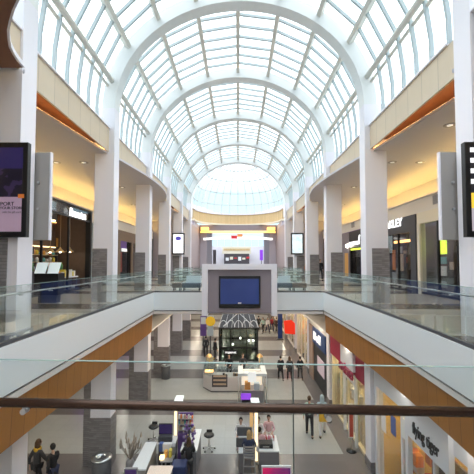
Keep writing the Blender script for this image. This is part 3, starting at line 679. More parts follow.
# ------------------------------------------------------------ glass railings
def railing(pts, lab, side=1, h=1.1, rail=True, pane='glass_rail', zr=.93, off=.09, name='glass_railing', th=.009, rmat='steel', rr=.02, brackets=True, gap=.006):
    """pts: plan points; one pane between each two; side: +1/-1 which side of the path carries the handrail"""
    P = [Vector((x, y, 0)) for x, y in pts]
    t = thing(name, lab, 'railing', P[0])
    for a, b in zip(P[:-1], P[1:]):
        d = (b - a).normalized(); n_ = Vector((-d.y, d.x, 0)) * side
        a2 = a + d * gap; b2 = b - d * gap
        q = [a2 - n_ * th, b2 - n_ * th, b2 + n_ * th, a2 + n_ * th]
        m = MB(); m.prism([(v.x, v.y) for v in q], .012, h); g = m.build('glass_panel', pane, t)
        q = [a2 - n_ * th, b2 - n_ * th, b2 + n_ * th, a2 + n_ * th]
        m = MB(); m.prism([(v.x, v.y) for v in q], h, h + .008); m.build('top_edge', 'glass_edge', g)
        q = [a - n_ * .03, b - n_ * .03, b + n_ * .03, a + n_ * .03]
        m = MB(); m.prism([(v.x, v.y) for v in q], .011, .07); m.build('base_shoe', 'dark_grey', t)
        if rail:
            m = MB(); u = a + n_ * off; v = b + n_ * off; m.tube((u.x, u.y, zr), (v.x, v.y, zr), rr, n=10); m.build('handrail', rmat, t)
            if brackets:
                c_ = (a + b) / 2; e = c_ + n_ * off
                m = MB(); m.tube((c_.x, c_.y, zr - .03), (e.x, e.y, zr - .03), .014, n=8); m.ball((e.x, e.y, zr - .02), .02, n=8); m.build('bracket', 'steel', t)
    return t
yy = [NEAR + .35 + (BR0 - .2 - NEAR - .35) * i / 14 for i in range(15)]
railing([(-(4.33 + .06), y) for y in yy], 'long glass railing along the left walkway', 1)
railing([((well_x(y, 1) + .06), y) for y in yy], 'long glass railing along the right walkway', -1)
railing([(-4.3 + (4.3 - 1.95) * i / 2, BR0 + .06) for i in range(3)], 'glass railing on the bridge left of the screen wall', 1)
railing([(2.08 + (4.3 - 2.08) * i / 2, BR0 + .06) for i in range(3)], 'glass railing on the bridge right of the screen wall', 1)
railing([(-4.3 + 8.6 * i / 7, BR1 - .08) for i in range(8)], 'glass railing on the far side of the bridge', -1)
yy = [W2 + .1 + (W3 - W2 - .2) * i / 8 for i in range(9)]
railing([(-(4.39), y) for y in yy], 'glass railing of the left walkway beyond the bridge', 1)
railing([((4.39), y) for y in yy], 'glass railing of the right walkway beyond the bridge', -1)
railing([(-4.3 + 8.6 * i / 7, W3 + .08) for i in range(8)], 'glass railing at the far end of the second well', 1)

# the railing right in front of the camera
def gp(px): return atZ(px, 360 + 7.3 * px / 474, 1.1)
def rp(px): return atZ(px, 402.6 + 9.4 * px / 474, .93)
near = thing('glass_railing', 'glass railing with a bronze handrail right in front of the camera', 'railing', (0, gp(0).y, 0))
xs = [-560, -250, -10, 293, 596, 900]
for i, (a, b) in enumerate(zip(xs[:-1], xs[1:])):
    p = gp(a + .6); q = gp(b - .6)
    m = MB(); m.prism([(p.x, p.y - .006), (q.x, q.y - .006), (q.x, q.y + .006), (p.x, p.y + .006)], .01, 1.1); g = m.build('glass_panel', 'glass_near', near)
    m = MB(); m.prism([(p.x, p.y - .006), (q.x, q.y - .006), (q.x, q.y + .006), (p.x, p.y + .006)], 1.1, 1.103); m.build('top_edge', 'glass_edge', g)
    e = gp(b + .5); m = MB(); m.prism([(q.x, q.y - .005), (e.x, e.y - .005), (e.x, e.y + .005), (q.x, q.y + .005)], .01, 1.1); m.build('joint', 'glass_joint', near)
p = rp(-560); q = rp(900)
m = MB(); m.tube(p, q, .0205, n=24); m.build('handrail', 'handrail_bronze', near)
for px, py in ((24, 411.5), (328, 420.5)):
    r_ = rp(px); g_ = r_ + Vector((0, .11, 0))
    m = MB(); m.tube((r_.x, r_.y, .93), (r_.x, r_.y + .0, .895), .008, n=10); m.tube((r_.x, r_.y - .012, .893), (r_.x, r_.y + .02, .893), .013, n=18); m.build('bracket', 'steel', near)
    m = MB(); m.tube((r_.x, r_.y + .02, .893), (g_.x, g_.y - .007, .893), .008, n=12); m.tube((g_.x - .006, g_.y - .02, .893), (g_.x - .006, g_.y - .007, .893), .02, n=18); m.build('glass_clamp', 'black', near)

# ------------------------------------------------------------ screen wall hung on the bridge
YB = 16.95; a = atY(202, 264, YB); b = atY(277.3, 316, YB); tk = .28
t = thing('screen_wall', 'white framed mauve panel with a dark television at the middle of the bridge', 'screen wall', (0, YB, b.z))
m = MB(); m.box(a.x, b.x, YB, BR0 - .04, a.z - tk, a.z); m.box(a.x, a.x + tk, YB, BR0 - .04, b.z, a.z - tk); m.box(b.x - tk, b.x, YB, BR0 - .04, b.z, a.z - tk); m.build('frame', 'white_paint', t)
m = MB(); bz = atY(240, 313.5, YB).z; m.box(a.x + tk, b.x - tk, YB + .2, YB + .3, bz, a.z - tk); m.build('panel', M_('mauve_panel', (.30, .26, .29)), t)
a = atY(219, 276, YB + .1); b = atY(260.5, 308, YB + .1)
tv = thing('television', 'wide black television showing a dark blue picture on the screen wall', 'television', (0, YB + .1, b.z))
m = MB(); m.box(a.x, b.x, YB + .1, YB + .19, b.z, a.z); m.build('bezel', 'black', tv, .01)
n = NT('tv_blue', .25); c = n.mix(n.noise(.8, 1), (.018, .03, .11), (.03, .05, .17)); n.base(c); n.emit(c, .35)
m = MB(); m.box(a.x + .08, b.x - .08, YB + .09, YB + .1, b.z + .2, a.z - .14); m.build('display', 'tv_blue', tv)
m = MB(); m.box(-.08 + (a.x + b.x) / 2, .08 + (a.x + b.x) / 2, YB + .088, YB + .1, b.z + .22, b.z + .27); m.build('badge', 'white_gloss', tv)

# benches on the bridge
def bench(lab, x0, x1, y, cseat, cback=None):
    t = thing('bench', lab, 'bench', ((x0 + x1) / 2, y, 0), 0, 'benches on the bridge')
    m = MB(); m.box(x0, x1, y, y + .6, .16, .42); m.build('seat', cseat, t, .02)
    for x in (x0 + .08, x1 - .08):
        for yv in (y + .08, y + .52): m = MB(); m.tube((x, yv, 0), (x, yv, .16), .025); m.build('leg', 'black', t)
    if cback: m = MB(); m.xprism([(y + .5, .42), (y + .6, .42), (y + .6, .8), (y + .54, .8)], x0 + .15, x1); m.build('backrest', cback, t)
M_('slate_fabric', (.10, .13, .17)); M_('pale_fabric', (.62, .72, .78)); M_('taupe_fabric', (.20, .17, .16))
bench('brown bench end left of the screen wall on the bridge', -3.6, -3.1, 18.6, 'taupe_fabric')
bench('slate bench with a pale back left of the screen wall', -3.05, -2.05, 18.6, 'slate_fabric', 'pale_fabric')
bench('brown bench end right of the screen wall on the bridge', 3.0, 3.75, 18.6, 'taupe_fabric')
bench('slate bench with a pale back right of the screen wall', 2.1, 2.95, 18.6, 'slate_fabric', 'pale_fabric')
for s in (-1, 1):
    for k, y in enumerate((10.6, 14.6, 19.5, 25.5, 31)):
        for j, x in enumerate((6.7, 7.9)):
            if ceil_x(y) > x - .3: continue
            t = thing('downlight', 'small round recessed downlight in the %s upper ceiling' % ('left' if s < 0 else 'right'), 'downlight', (s * x, y, CZ), 0, 'downlights in the %s upper ceiling' % ('left' if s < 0 else 'right'))
            m = MB(); m.lathe([(.0, CZ - .012), (.15, CZ - .012), (.19, CZ - .012), (.19, CZ + .0)], s * x, y, 16); m.build('trim_ring', 'mid_grey', t)
            m = MB(); m.lathe([(0, CZ - .02), (.09, CZ - .02), (.09, CZ - .012)], s * x, y, 12); m.build('lens', 'soft_white', t)
# ============================================================ LOWER FLOOR
def bxz(px0, px1, Y):
    return atY(px0, 262, Y).x, atY(px1, 262, Y).x
# ---------- shop fronts on the right, glass line at x = 5.2
def lowshop(lab, a, b, frame, head_z, inner, mull=2, depth=4.0, glow=None, floorc=None, dado=None, pil=.18):
    t = thing('shopfront', lab, 'shopfront', (5.2, (a + b) / 2, LF))
    m = MB(); m.box(5.1, 5.35, a, b, head_z, -2.01); m.build('header', frame, t)
    for y in (a, b - pil): m = MB(); m.box(5.1, 5.35, y, y + pil, LF + .001, head_z); m.build('pilaster', frame, t)
    m = MB(); m.box(5.4 + depth, 5.5 + depth, a, b, LF + .01, -2.01); m.box(5.4, 5.4 + depth, a, a + .06, LF + .01, -2.01); m.box(5.4, 5.4 + depth, b - .06, b, LF + .01, -2.01); m.build('interior_wall', inner, t)
    for i in range(1, mull):
        y = a + pil + (b - a - 2 * pil) * i / mull; m = MB(); m.box(5.16, 5.26, y - .05, y + .05, LF + .001, head_z); m.build('mullion', frame, t)
    m = MB(); m.box(5.2, 5.22, a + pil, b - pil, LF + .1, head_z); m.build('shop_window', 'glass_shop', t)
    m = MB(); m.box(5.13, 5.3, a + pil, b - pil, LF + .002, LF + .1); m.build('sill', frame, t)
    for k in range(2):
        y = a + (b - a) * (k + .5) / 2; m = MB(); m.box(6.2, 8.4, y - .1, y + .1, -2.12, -2.02); m.build('ceiling_lamp', 'cool_fill' if glow else 'shop_fill', t)  # glowing panel added because the shop interior is dark without it
    return t
def lowgoods(t, a, b, n, cols, x0=5.6, x1=8.5, z0=.1, z1=2.4, sz=(.15, .5)):
    for i in range(n):
        y = random.uniform(a, b); x = random.uniform(x0, x1); z = LF + random.uniform(z0, z1); w_ = random.uniform(*sz) / 2; h = random.uniform(*sz)
        m = MB(); m.box(x, x + .25, y - w_, y + w_, z, z + h); m.build('display_item', random.choice(cols), t)
mat('shop_fill', (1, .85, .6), emit=32, ecol=(1, .78, .45)); mat('cool_fill', (.9, .95, 1), emit=5, ecol=(.85, .92, 1)); mat('shop_yellow', (.88, .60, .17), .6); mat('shop_cream', (.78, .68, .48), .6); mat('crimson', (.33, .015, .05), .5); mat('crimson_letters', (.30, .01, .06), .4); mat('navy', (.03, .07, .20), .5); mat('shop_white', (.72, .74, .80), .5)
# white shop with black lettering
t = lowshop('white shopfront with a yellow interior and black lower-case lettering', 1.9, 12.95, 'shop_white', -3.0, 'shop_yellow', mull=6)
pf = MB(); pf.box(4.98, 5.12, 10.22, 10.38, LF, -3.5); pf.box(4.98, 5.12, 8.25, 8.4, LF, -3.5); pf.box(4.98, 5.12, 8.25, 10.38, -3.5, -2.3); pf.build('portal_frame', 'shop_white', t)
a = atX(412, 424, 4.97); b = atX(438.5, 448, 4.97)
text('lettering', 'flying tiger', .46, 'black', t, (4.97, (a.y + b.y) / 2, -3.14), RZR, .012, fit=a.y - b.y, bold=.006)
m = MB(); m.box(5.6, 5.65, 8.5, 10.1, LF + .1, -3.6); m.build('inner_panel', 'store_brown', t)
for i in range(22):
    y = random.uniform(8.5, 10.1); z = random.uniform(-5.4, -3.7); m = MB(); m.ball((5.45, y, z), random.uniform(.05, .12), n=8); m.build('ornament', random.choice(['g_red', 'g_green', 'g_amber', 'g_orange', 'warm_glow']), t)
for i in range(3):
    m = MB(); m.box(5.14, 5.16, 10.6 + i * .75, 10.95 + i * .75, -3.9 - .25 * i, -3.3 - .25 * i); m.build('window_picture', ['g_white', 'g_blue', 'g_white'][i], t)
lowgoods(t, 8.4, 12.6, 50, ['g_orange', 'g_orange', 'g_orange', 'g_red', 'g_white', 'g_teal', 'g_amber'], 5.5, 6.6, .1, 1.6)
lowgoods(t, 3, 8.2, 12, ['g_amber', 'g_white', 'g_tan'], 5.5, 7)
# crimson shop
t = lowshop('crimson fronted shop with dark red lettering on a white board', 13.75, 18.75, 'shop_cream', -3.3, 'shop_cream', mull=4)
m = MB(); m.box(5.02, 5.1, 13.75, 18.75, -3.35, -2.02); m.build('fascia', 'crimson', t)
m = MB(); m.box(4.9, 5.02, 14.75, 16.5, -3.15, -2.35); m.build('sign_board', 'white_gloss', t)
text('lettering', 'ardene', .62, 'crimson_letters', t, (4.86, 15.6, -3.28), RZR, .03, fit=1.9, bold=.02)
m = MB(); m.box(5.0, 5.1, 14.75, 14.9, LF + .001, -3.3); m.box(5.0, 5.1, 16.3, 16.45, LF + .001, -3.3); m.box(5.0, 5.1, 14.9, 16.3, -3.75, -3.6); m.build('door_frame', 'white_gloss', t)
lowgoods(t, 13.9, 14.7, 10, ['g_teal', 'g_green', 'g_white'], 5.4, 5.8, .5, 2.6); lowgoods(t, 16.6, 18.5, 14, ['g_teal', 'g_tan', 'g_white', 'g_grey'], 5.4, 6, .5, 2.4)
p = atX(353.5, 430, 4.7)
sg = thing('poster_stand', 'narrow red poster on a white floor stand outside the crimson shop', 'poster stand', (4.75, 14.5, LF))
m = MB(); m.box(4.62, 4.82, 14.48, 14.52, LF + .55, LF + 1.95); m.build('frame', 'white_gloss', sg); m = MB(); m.box(4.64, 4.80, 14.47, 14.48, LF + .6, LF + 1.9); m.build('poster', 'g_red', sg)
m = MB(); m.box(4.71, 4.73, 14.49, 14.51, LF + .05, LF + .55); m.build('pole', 'steel', sg); m = MB(); m.lathe([(0, LF + .002), (.2, LF + .002), (.2, LF + .03), (0, LF + .05)], 4.72, 14.5, 16); m.build('base', 'black', sg)
# blue sign shop
t = lowshop('pale framed shop with a navy lettered sign over black doors', 19.55, 24.2, 'plaster', -2.75, 'black', mull=3, glow='cool_glow')
m = MB(); m.box(5.0, 5.1, 19.8, 23.1, -3.75, -2.75); m.build('sign_board', 'navy', t)
text('lettering', 'Bell', .7, 'soft_white', t, (4.98, 21.7, -3.25), RZR, .03, fit=1.9, bold=.02)
m = MB(); m.box(5.08, 5.1, 19.8, 23.1, LF + .05, -3.75); m.build('door_leaf', 'black', t)
m = MB(); m.box(5.04, 5.06, 20.2, 21.9, LF + 1.0, LF + 1.95); m.build('notice', M_('pink_poster', (.6, .48, .55), emit=.15), t)
m = MB(); m.box(5.0, 5.1, 23.1, 24.2, LF + .001, -2.75); m.build('side_panel', M_('tan_panel', (.42, .29, .22)), t)
# red sign shop
t = lowshop('white shop with a solid orange-red sign, near the fourth right column', 25.0, 29.8, 'trim_white', -2.6, 'shop_cream', mull=3)
t2 = lowshop('cream shop between the fifth and sixth right columns below', 30.5, 35.3, 'trim_white', -2.5, 'shop_cream', mull=3)
a = atX(284.5, 326, 5.0); b = atX(295.5, 330, 5.0)
YR = 30.05; u = [atY(x, y, YR) for x, y in ((283.8, 321), (291.5, 320), (296.3, 325), (296.3, 334.5), (285, 333.5), (284.6, 329))]
bl = thing('blade_sign', 'solid orange-red blade sign sticking out into the right lower walkway', 'sign', (4.6, YR, u[3].z)); m = MB(); m.strip([[(v.x, YR, v.z) for v in u], [(v.x, YR + .12, v.z) for v in u]]); m.build('panel', M_('red_sign', (.75, .035, .015), emit=.25, ecol=(1, .03, .005)), bl)
m = MB(); m.tube((4.5, YR + .06, u[1].z - .02), (4.5, YR + .06, -2.0), .02); m.build('hanger', 'steel', bl)
lowgoods(t, 25.2, 29.5, 14, ['g_tan', 'g_amber', 'g_white'], 5.4, 6); lowgoods(t2, 30.6, 35, 14, ['g_tan', 'g_amber', 'g_red'], 5.4, 6)
t = lowshop('far pale shop with a cream display beyond the red sign', 36.2, 48, 'trim_white', -2.6, 'shop_cream', mull=5)
e = atZ(280.3, 346, LF)
sg = thing('banner_stand', 'tall navy banner standing in the walkway before the red sign', 'banner', (5.0, 36.0, LF))
x0, x1 = atY(277.8, 300, 35.0).x, atY(282.3, 300, 35.0).x
m = MB(); m.box(x0, x1, 35.0, 35.08, LF + .1, -2.6); m.build('panel', M_('banner_navy', (.01, .04, .22)), sg)
m = MB(); m.box(x0 - .1, x1 + .1, 34.85, 35.23, LF, LF + .1); m.build('base', 'dark_steel', sg)
m = MB(); m.box(x0 + .15, x1 - .15, 34.98, 35.0, -3.3, -2.9); m.build('emblem', 'white_gloss', sg)
# left side of the lower floor: dim shops behind the columns
for a, b, lab, fr, inn in ((3, 13.2, 'brown shopfront at the near left of the lower floor', 'store_brown', 'store_dark'), (13.6, 24, 'tan shopfront behind the second and third lower left columns', 'tan_panel', 'shop_cream'), (24.4, 35, 'dark shopfront with a violet glow behind the distant left columns', 'mauve', 'store_dark')):
    t = thing('shopfront', lab, 'shopfront', (-10, (a + b) / 2, LF))
    m = MB(); m.box(-10.3, -10.1, a, b, -3.3, -2.01); m.build('header', fr, t)
    for k in range(4):
        y = a + (b - a - .3) * k / 3; m = MB(); m.box(-10.3, -10.05, y, y + .3, LF + .001, -3.3); m.build('pilaster', fr, t)
    m = MB(); m.box(-11.9, -11.8, a, b, LF + .001, -2.01); m.build('interior_wall', inn, t)
    m = MB(); m.box(-10.2, -10.18, a + .3, b - .3, LF + .01, -3.3); m.build('shop_window', 'glass_shop', t)
    m = MB(); m.box(-11.5, -11.2, a + 1, b - 1, -2.12, -2.02); m.build('ceiling_lamp', M_('violet_glow', (.5, .2, 1), emit=6, ecol=(.45, .15, 1)) if a > 24 else 'warm_glow', t)
# baskets of bins
def bin_(lab, x, y, r=.28, h=.85):
    t = thing('litter_bin', lab, 'litter bin', (x, y, LF), 0)
    m = MB(); m.lathe([(0, LF + .002), (r * .95, LF + .002), (r, LF + .05), (r, LF + h), (r * .9, LF + h), (0, LF + h - .02)], x, y, 20); m.build('body', 'dark_grey', t)
    m = MB(); m.lathe([(r, LF + h), (r * 1.06, LF + h + .01), (r * 1.06, LF + h + .05), (r * .6, LF + h + .06), (r * .5, LF + h + .01)], x, y, 20); m.build('rim', 'steel', t)
    m = MB(); m.ball((x - .1, y, LF + h + .04), .08, rz=.05, n=10); m.build('litter', 'white_gloss', t)
p = atZ(101, 486, LF); bin_('dark round litter bin in front of the second lower left column', p.x, p.y, .33, .95)
p = atZ(166, 378, LF); bin_('small black litter bin by the fourth lower left column', p.x, p.y - .1, .3, .85)

glass_mat('glass_dark', (.48, .54, .52), .02)
# ---------- black glass house
a = atZ(219.5, 361, LF); b = atZ(257.5, 361, LF); Y = a.y; x0, x1 = a.x, b.x; cx = (x0 + x1) / 2
ez = atY(238, 327.5, Y).z; D = 3.4
t = thing('glass_house', 'black framed glass house with a dark hipped roof on the lower floor', 'glass house', (cx, Y, LF))
m = MB()
for x in (x0, x1):
    for y in (Y, Y + D): m.box(x - .06, x + .06, y - .06, y + .06, LF, ez)
m.build('corner_posts', 'black', t); del m
for z in (LF + .03, LF + 1.0, ez - .08):
    m = MB(); m.box(x0, x1, Y - .05, Y + .03, z, z + .1); m.box(x0, x1, Y + D - .05, Y + D + .03, z, z + .1); m.box(x0 - .04, x0 + .04, Y, Y + D, z, z + .1); m.box(x1 - .04, x1 + .04, Y, Y + D, z, z + .1); m.build('rail', 'black', t)
for f in (.3, .72): m = MB(); m.box(x0 + (x1 - x0) * f - .04, x0 + (x1 - x0) * f + .04, Y - .05, Y + .03, LF + .1, ez); m.build('mullion', 'black', t)
m = MB(); m.box(x0 + .05, x1 - .05, Y - .01, Y + .01, LF + .1, ez); m.box(x0 - .01, x0 + .01, Y, Y + D, LF + .1, ez); m.box(x1 - .01, x1 + .01, Y, Y + D, LF + .1, ez); m.build('glass_wall', 'glass_dark', t)
rz_ = ez + 1.25; i_ = .35; v = [(x0 - .1, Y - .1, ez), (x1 + .1, Y - .1, ez), (x1 + .1, Y + D + .1, ez), (x0 - .1, Y + D + .1, ez)]; u = [(x0 + i_, Y + .8, rz_), (x1 - i_, Y + .8, rz_), (x1 - i_, Y + D - .8, rz_), (x0 + i_, Y + D - .8, rz_)]
m = MB(); m.strip([v, u]); m.build('roof', 'dark_grey', t)
m = MB()
for k in range(7):
    f = k / 6; p = Vector(v[0]).lerp(Vector(v[1]), f) + Vector((0, -.02, .02)); q = Vector(u[0]).lerp(Vector(u[1]), f) + Vector((0, -.02, .02)); m.tube(p, q, .015, n=6)
for k in range(5):
    xa = x0 + (x1 - x0) * (k + .5) / 5; pts = [(xa + .3 * math.cos(w_), Y - .1 + .3 * math.sin(w_) * .62, ez + .05 + .5 * math.sin(w_)) for w_ in [PI * j / 10 for j in range(11)]]; m.path([(p[0], p[1] - .02, p[2]) for p in pts], .025, 5)
pk = Vector((cx, Y + .65, ez + 1.1)); m.path([(x0 + .3, Y - .08, ez + .1), tuple(pk + Vector((0, -.06, 0))), (x1 - .3, Y - .08, ez + .1)], .03, 6)
m.build('tracery', 'white_gloss', t)
sa = atY(224, 350, Y - .1); sb = atY(237.5, 354.5, Y - .1); m = MB(); m.box(sa.x, sb.x, Y - .12, Y - .06, sb.z, sa.z); m.build('sign_board', 'black', t)
text('lettering', 'magasinez', .26, 'sign_white', t, ((sa.x + sb.x) / 2, Y - .13, (sa.z + sb.z) / 2), (PI / 2, 0, 0), .005, fit=.85)
def potted(lab, x, y, h=1.5, z=LF):
    t = thing('potted_plant', lab, 'plant', (x, y, z), 0)
    m = MB(); m.lathe([(0, z + .002), (.15, z + .002), (.2, z + .35), (.17, z + .35), (0, z + .32)], x, y, 14); m.build('pot', 'mid_grey', t)
    m = MB()
    for i in range(70):
        a_ = random.uniform(0, 2 * PI); r = random.uniform(.05, .32); zz = z + random.uniform(.4, h); w_ = .09
        c_ = Vector((x + r * math.cos(a_), y + r * math.sin(a_), zz)); d = Vector((math.cos(a_), math.sin(a_), random.uniform(-.3, .8))).normalized() * .16; n_ = Vector((-math.sin(a_), math.cos(a_), 0)) * .04
        vs = [m.bm.verts.new(c_), m.bm.verts.new(c_ + d * .5 + n_), m.bm.verts.new(c_ + d), m.bm.verts.new(c_ + d * .5 - n_)]; m.bm.faces.new(vs)
    m.tube((x, y, z + .3), (x, y, z + h * .9), .02, n=6); m.build('foliage', 'g_green', t)
potted('green plant inside the black glass house at its left', x0 + .5, Y + .9, 2.3)
potted('green plant inside the black glass house, farther back', x0 + .7, Y + 2.4, 2.2)
potted('tall green plant inside the black glass house at its right rear', x1 - .6, Y + 2.5, 2.2)
potted('low green plant inside the black glass house by the front rail', x1 - .9, Y + .55, 1.2)
m = MB(); m.box(x0 + 1.1, x1 - .4, Y + 1.6, Y + 2.2, LF, LF + .8); tag(m.build('gift_counter', 'cream', None), 'cream counter inside the black glass house', 'counter')
for k, (fx, z) in enumerate(((.78, 1.5), (.9, 1.5), (.55, 1.7), (.35, 1.2))):
    lx = x0 + (x1 - x0) * fx; l = thing('lantern', 'glowing lantern hung inside the glass house, %s' % ('right of the door', 'at the far right corner', 'above the counter', 'among the plants')[k], 'lantern', (lx, Y + .5, LF + z), 0, 'lanterns in the glass house')
    m = MB(); m.ball((lx, Y + .5, LF + z), .08, n=10); m.build('globe', 'lamp_white', l); m = MB(); m.tube((lx, Y + .5, LF + z + .07), (lx, Y + .5, ez), .008, n=5); m.build('cord', 'black', l)
# ---------- banners standing left of the glass house
q = atZ(205, 352, LF); Yb = 29.6
xa, xb = atY(200.5, 300, Yb).x, atY(206.5, 300, Yb).x; zt, zb = atY(203, 316, Yb).z, atY(203, 336, Yb).z
t = thing('poster_totem', 'dark blue and white poster totem left of the glass house', 'poster totem', ((xa + xb) / 2, Yb, LF)); m = MB(); m.box(xa, xb, Yb, Yb + .1, zb, zt); m.build('panel', 'g_purple', t)
m = MB(); m.box(xa + .05, xb - .05, Yb - .01, Yb, zt - .7, zt - .1); m.build('notice', 'g_white', t); m = MB(); m.box((xa + xb) / 2 - .05, (xa + xb) / 2 + .05, Yb + .02, Yb + .08, LF, zb); m.build('post', 'dark_steel', t)
xa, xb = atY(207.5, 300, Yb).x, atY(213.5, 300, Yb).x
t = thing('poster_totem', 'yellow topped poster totem beside the dark blue one', 'poster totem', ((xa + xb) / 2, Yb, LF)); m = MB(); m.box(xa, xb, Yb, Yb + .1, zb, zt); m.build('panel', 'pale_pilaster', t)
m = MB(); m.tube(((xa + xb) / 2, Yb - .02, zt - .45), ((xa + xb) / 2, Yb + .02, zt - .45), .42, n=20); m.build('round_picture', M_('sun_yellow', (.85, .5, .03), emit=.2), t); m = MB(); m.box((xa + xb) / 2 - .05, (xa + xb) / 2 + .05, Yb + .02, Yb + .08, LF, zb); m.build('post', 'dark_steel', t)

# ---------- jewellery island beyond the booth
p = atZ(202, 392, LF); q = atZ(237, 393, LF); Yj = p.y; xj = p.x; Lz = LF
t = thing('jewellery_counter', 'pale faceted jewellery counter with a dark glass niche and lit glass top', 'jewellery counter', ((p.x + q.x) / 2, Yj, LF))
cut = .55; W = 3.9; Dp = 3.0
pl = [(xj, Yj + .7), (xj + cut, Yj), (xj + W - cut, Yj), (xj + W, Yj + .7), (xj + W, Yj + Dp), (xj + W - .7, Yj + Dp), (xj + W - .7, Yj + .95), (xj + .7, Yj + .95), (xj + .7, Yj + Dp), (xj, Yj + Dp)]
m = MB(); m.prism(pl, Lz + .06, Lz + .88); m.build('body', M_('pale_laminate', (.62, .58, .58), rough=.3), t)
m = MB(); m.prism([(x, y + .02) for x, y in pl], Lz, Lz + .06); m.build('plinth', 'dark_grey', t)
m = MB(); m.prism(pl, Lz + .88, Lz + 1.22); m.build('glass_case', 'glass_shop', t); m = MB(); m.prism(pl, Lz + 1.22, Lz + 1.25); m.build('case_top', 'glass_rail', t)
a = atY(212, 375, Yj); b = atY(227.5, 387, Yj); m = MB(); m.box(a.x, b.x, Yj - .012, Yj + .0, b.z, a.z); m.build('niche', 'store_dark', t)
for r_ in range(3):
    m = MB(); zz = b.z + .12 + r_ * (a.z - b.z) / 3; m.box(a.x + .08, b.x - .08, Yj - .03, Yj - .012, zz, zz + .1); m.build('tray', 'g_tan', t)
for x in (xj + .35, xj + W - .35):
    m = MB(); m.box(x - .25, x + .25, Yj + .9, Yj + 1.3, Lz + .9, Lz + .93); m.build('lit_tray', 'amber_glow', t)
random.seed(3)
for i in range(20):
    x = xj + .6 + random.random() * (W - 1.2); m = MB(); m.box(x, x + .12, Yj + .2, Yj + .32, Lz + .88, Lz + .96 + random.random() * .15); m.build('display_item', random.choice(['g_white', 'g_amber', 'black', 'g_tan']), t)
for k, x in enumerate((xj + .3, xj + W - .3)):
    l = thing('counter_lamp', 'brass hooded lamp on the %s end of the jewellery counter' % ('left', 'right')[k], 'lamp', (x, Yj + 1.6, Lz + 1.25), 0, 'lamps on the jewellery counter')
    m = MB(); m.tube((x, Yj + 1.6, Lz + 1.25), (x, Yj + 1.6, Lz + 1.7), .02); m.build('stem', 'gold_shade', l)
    m = MB(); m.lathe([(.22, Lz + 1.68), (.15, Lz + 1.8), (.03, Lz + 1.88)], x, Yj + 1.6, 14); m.build('shade', 'gold_shade', l); m = MB(); m.ball((x, Yj + 1.6, Lz + 1.72), .06); m.build('bulb', 'lamp_white', l)

# ---------- silver booth with a purple screen
Yb = 18.2; a = atY(238.5, 376, Yb); b = atY(266.5, 376, Yb); tz = a.z; Db = 1.5
t = thing('display_booth', 'silver framed booth with a white canopy and purple screen', 'display booth', ((a.x + b.x) / 2, Yb, LF))
for x in (a.x, b.x):
    for y in (Yb, Yb + Db):
        for dx in (-.0, .14): m = MB(); m.tube((x + (dx if x < 1 else -dx), y, LF + .002), (x + (dx if x < 1 else -dx), y, tz), .028, n=8); m.build('post', 'steel', t)
m = MB(); m.box(a.x - .02, b.x + .02, Yb - .06, Yb + .3, tz, tz + .14); m.build('canopy', 'white_gloss', t)
m = MB(); m.box(a.x - .02, a.x + .25, Yb + .3, Yb + Db, tz, tz + .1); m.box(b.x - .25, b.x + .02, Yb + .3, Yb + Db, tz, tz + .1); m.build('side_canopy', 'white_gloss', t)
m = MB(); m.box(a.x + .15, b.x - .15, Yb + Db - .1, Yb + Db, LF + .9, tz - .1); m.build('lit_backboard', M_('booth_glow', (1, .9, .75), emit=.45, ecol=(1, .85, .7)), t)
m = MB(); m.box(a.x + .1, b.x - .1, Yb + .5, Yb + Db - .1, LF + .01, LF + .9); m.build('counter', 'mid_grey', t)
s0 = atY(241, 393.5, Yb); s1 = atY(251, 399.5, Yb); m = MB(); m.box(s0.x, s1.x, Yb - .03, Yb + .03, s1.z, s0.z); m.build('screen', M_('purple_screen', (.2, .04, .45), emit=.6, ecol=(.3, .07, .75)), t)
m = MB(); m.box(a.x + .1, a.x + .75, Yb + .1, Yb + .5, LF + .01, s1.z - .05); m.build('cabinet', 'black', t)
s0 = atY(248, 372, Yb - .1); s1 = atY(256, 382, Yb - .1); m = MB(); m.box(s0.x, s1.x, Yb - .1, Yb - .07, s1.z, s0.z); m.build('sign_card', 'soft_white', t)
m = MB(); m.box(a.x + .35, a.x + .65, Yb + .7, Yb + .95, LF + .9, LF + 1.3); m.build('display_item', 'g_amber', t); m = MB(); m.box(a.x + .85, a.x + 1.15, Yb + .6, Yb + .95, LF + .9, LF + 1.25); m.build('display_item', 'pale_fabric', t)

# ---------- light totems
def totem(lab, pxb, pyb, w_, plate, h=2.55):
    p = atZ(pxb, pyb, LF); h = atY(pxb, plate[2][1] - 3, p.y).z - LF; t = thing('light_totem', lab, 'light totem', (p.x, p.y, LF), 0, 'tall glowing totems of the two islands')
    m = MB(); m.box(p.x - w_ / 2, p.x + w_ / 2, p.y, p.y + .16, LF + .002, LF + h); m.build('core', 'g_tan', t)
    m = MB(); m.box(p.x - w_ / 2 + .02, p.x + w_ / 2 - .02, p.y - .02, p.y, LF + .08, LF + h - .05); m.build('light_panel', 'bar_glow', t)
    a, b, c, d = [atZ(x, y, LF + h + .03) for x, y in plate]
    m = MB(); m.prism([(v.x, v.y) for v in (a, b, c, d)], LF + h, LF + h + .06); m.build('top_plate', 'soft_white', t)
    return t
totem('glowing vertical totem with a white top plate in the left island', 175.5, 446, .15, ((176.4, 396), (184, 396), (181, 407), (171.5, 407)))
totem('glowing vertical totem with a white top plate in the right island', 256.3, 463, .16, ((250.5, 398.5), (258.5, 398.5), (261, 408), (252, 408)))
# a darker column light behind the right totem
M_('warm_post', (.7, .45, .2), emit=.3, ecol=(1, .6, .25)); m = MB(); p = atZ(252, 452, LF); m.box(p.x - .07, p.x + .07, p.y + .6, p.y + .7, LF, LF + 1.5); tag(m.build('lit_post', 'warm_post'), 'second shorter lit post just behind the right glowing totem', 'post')

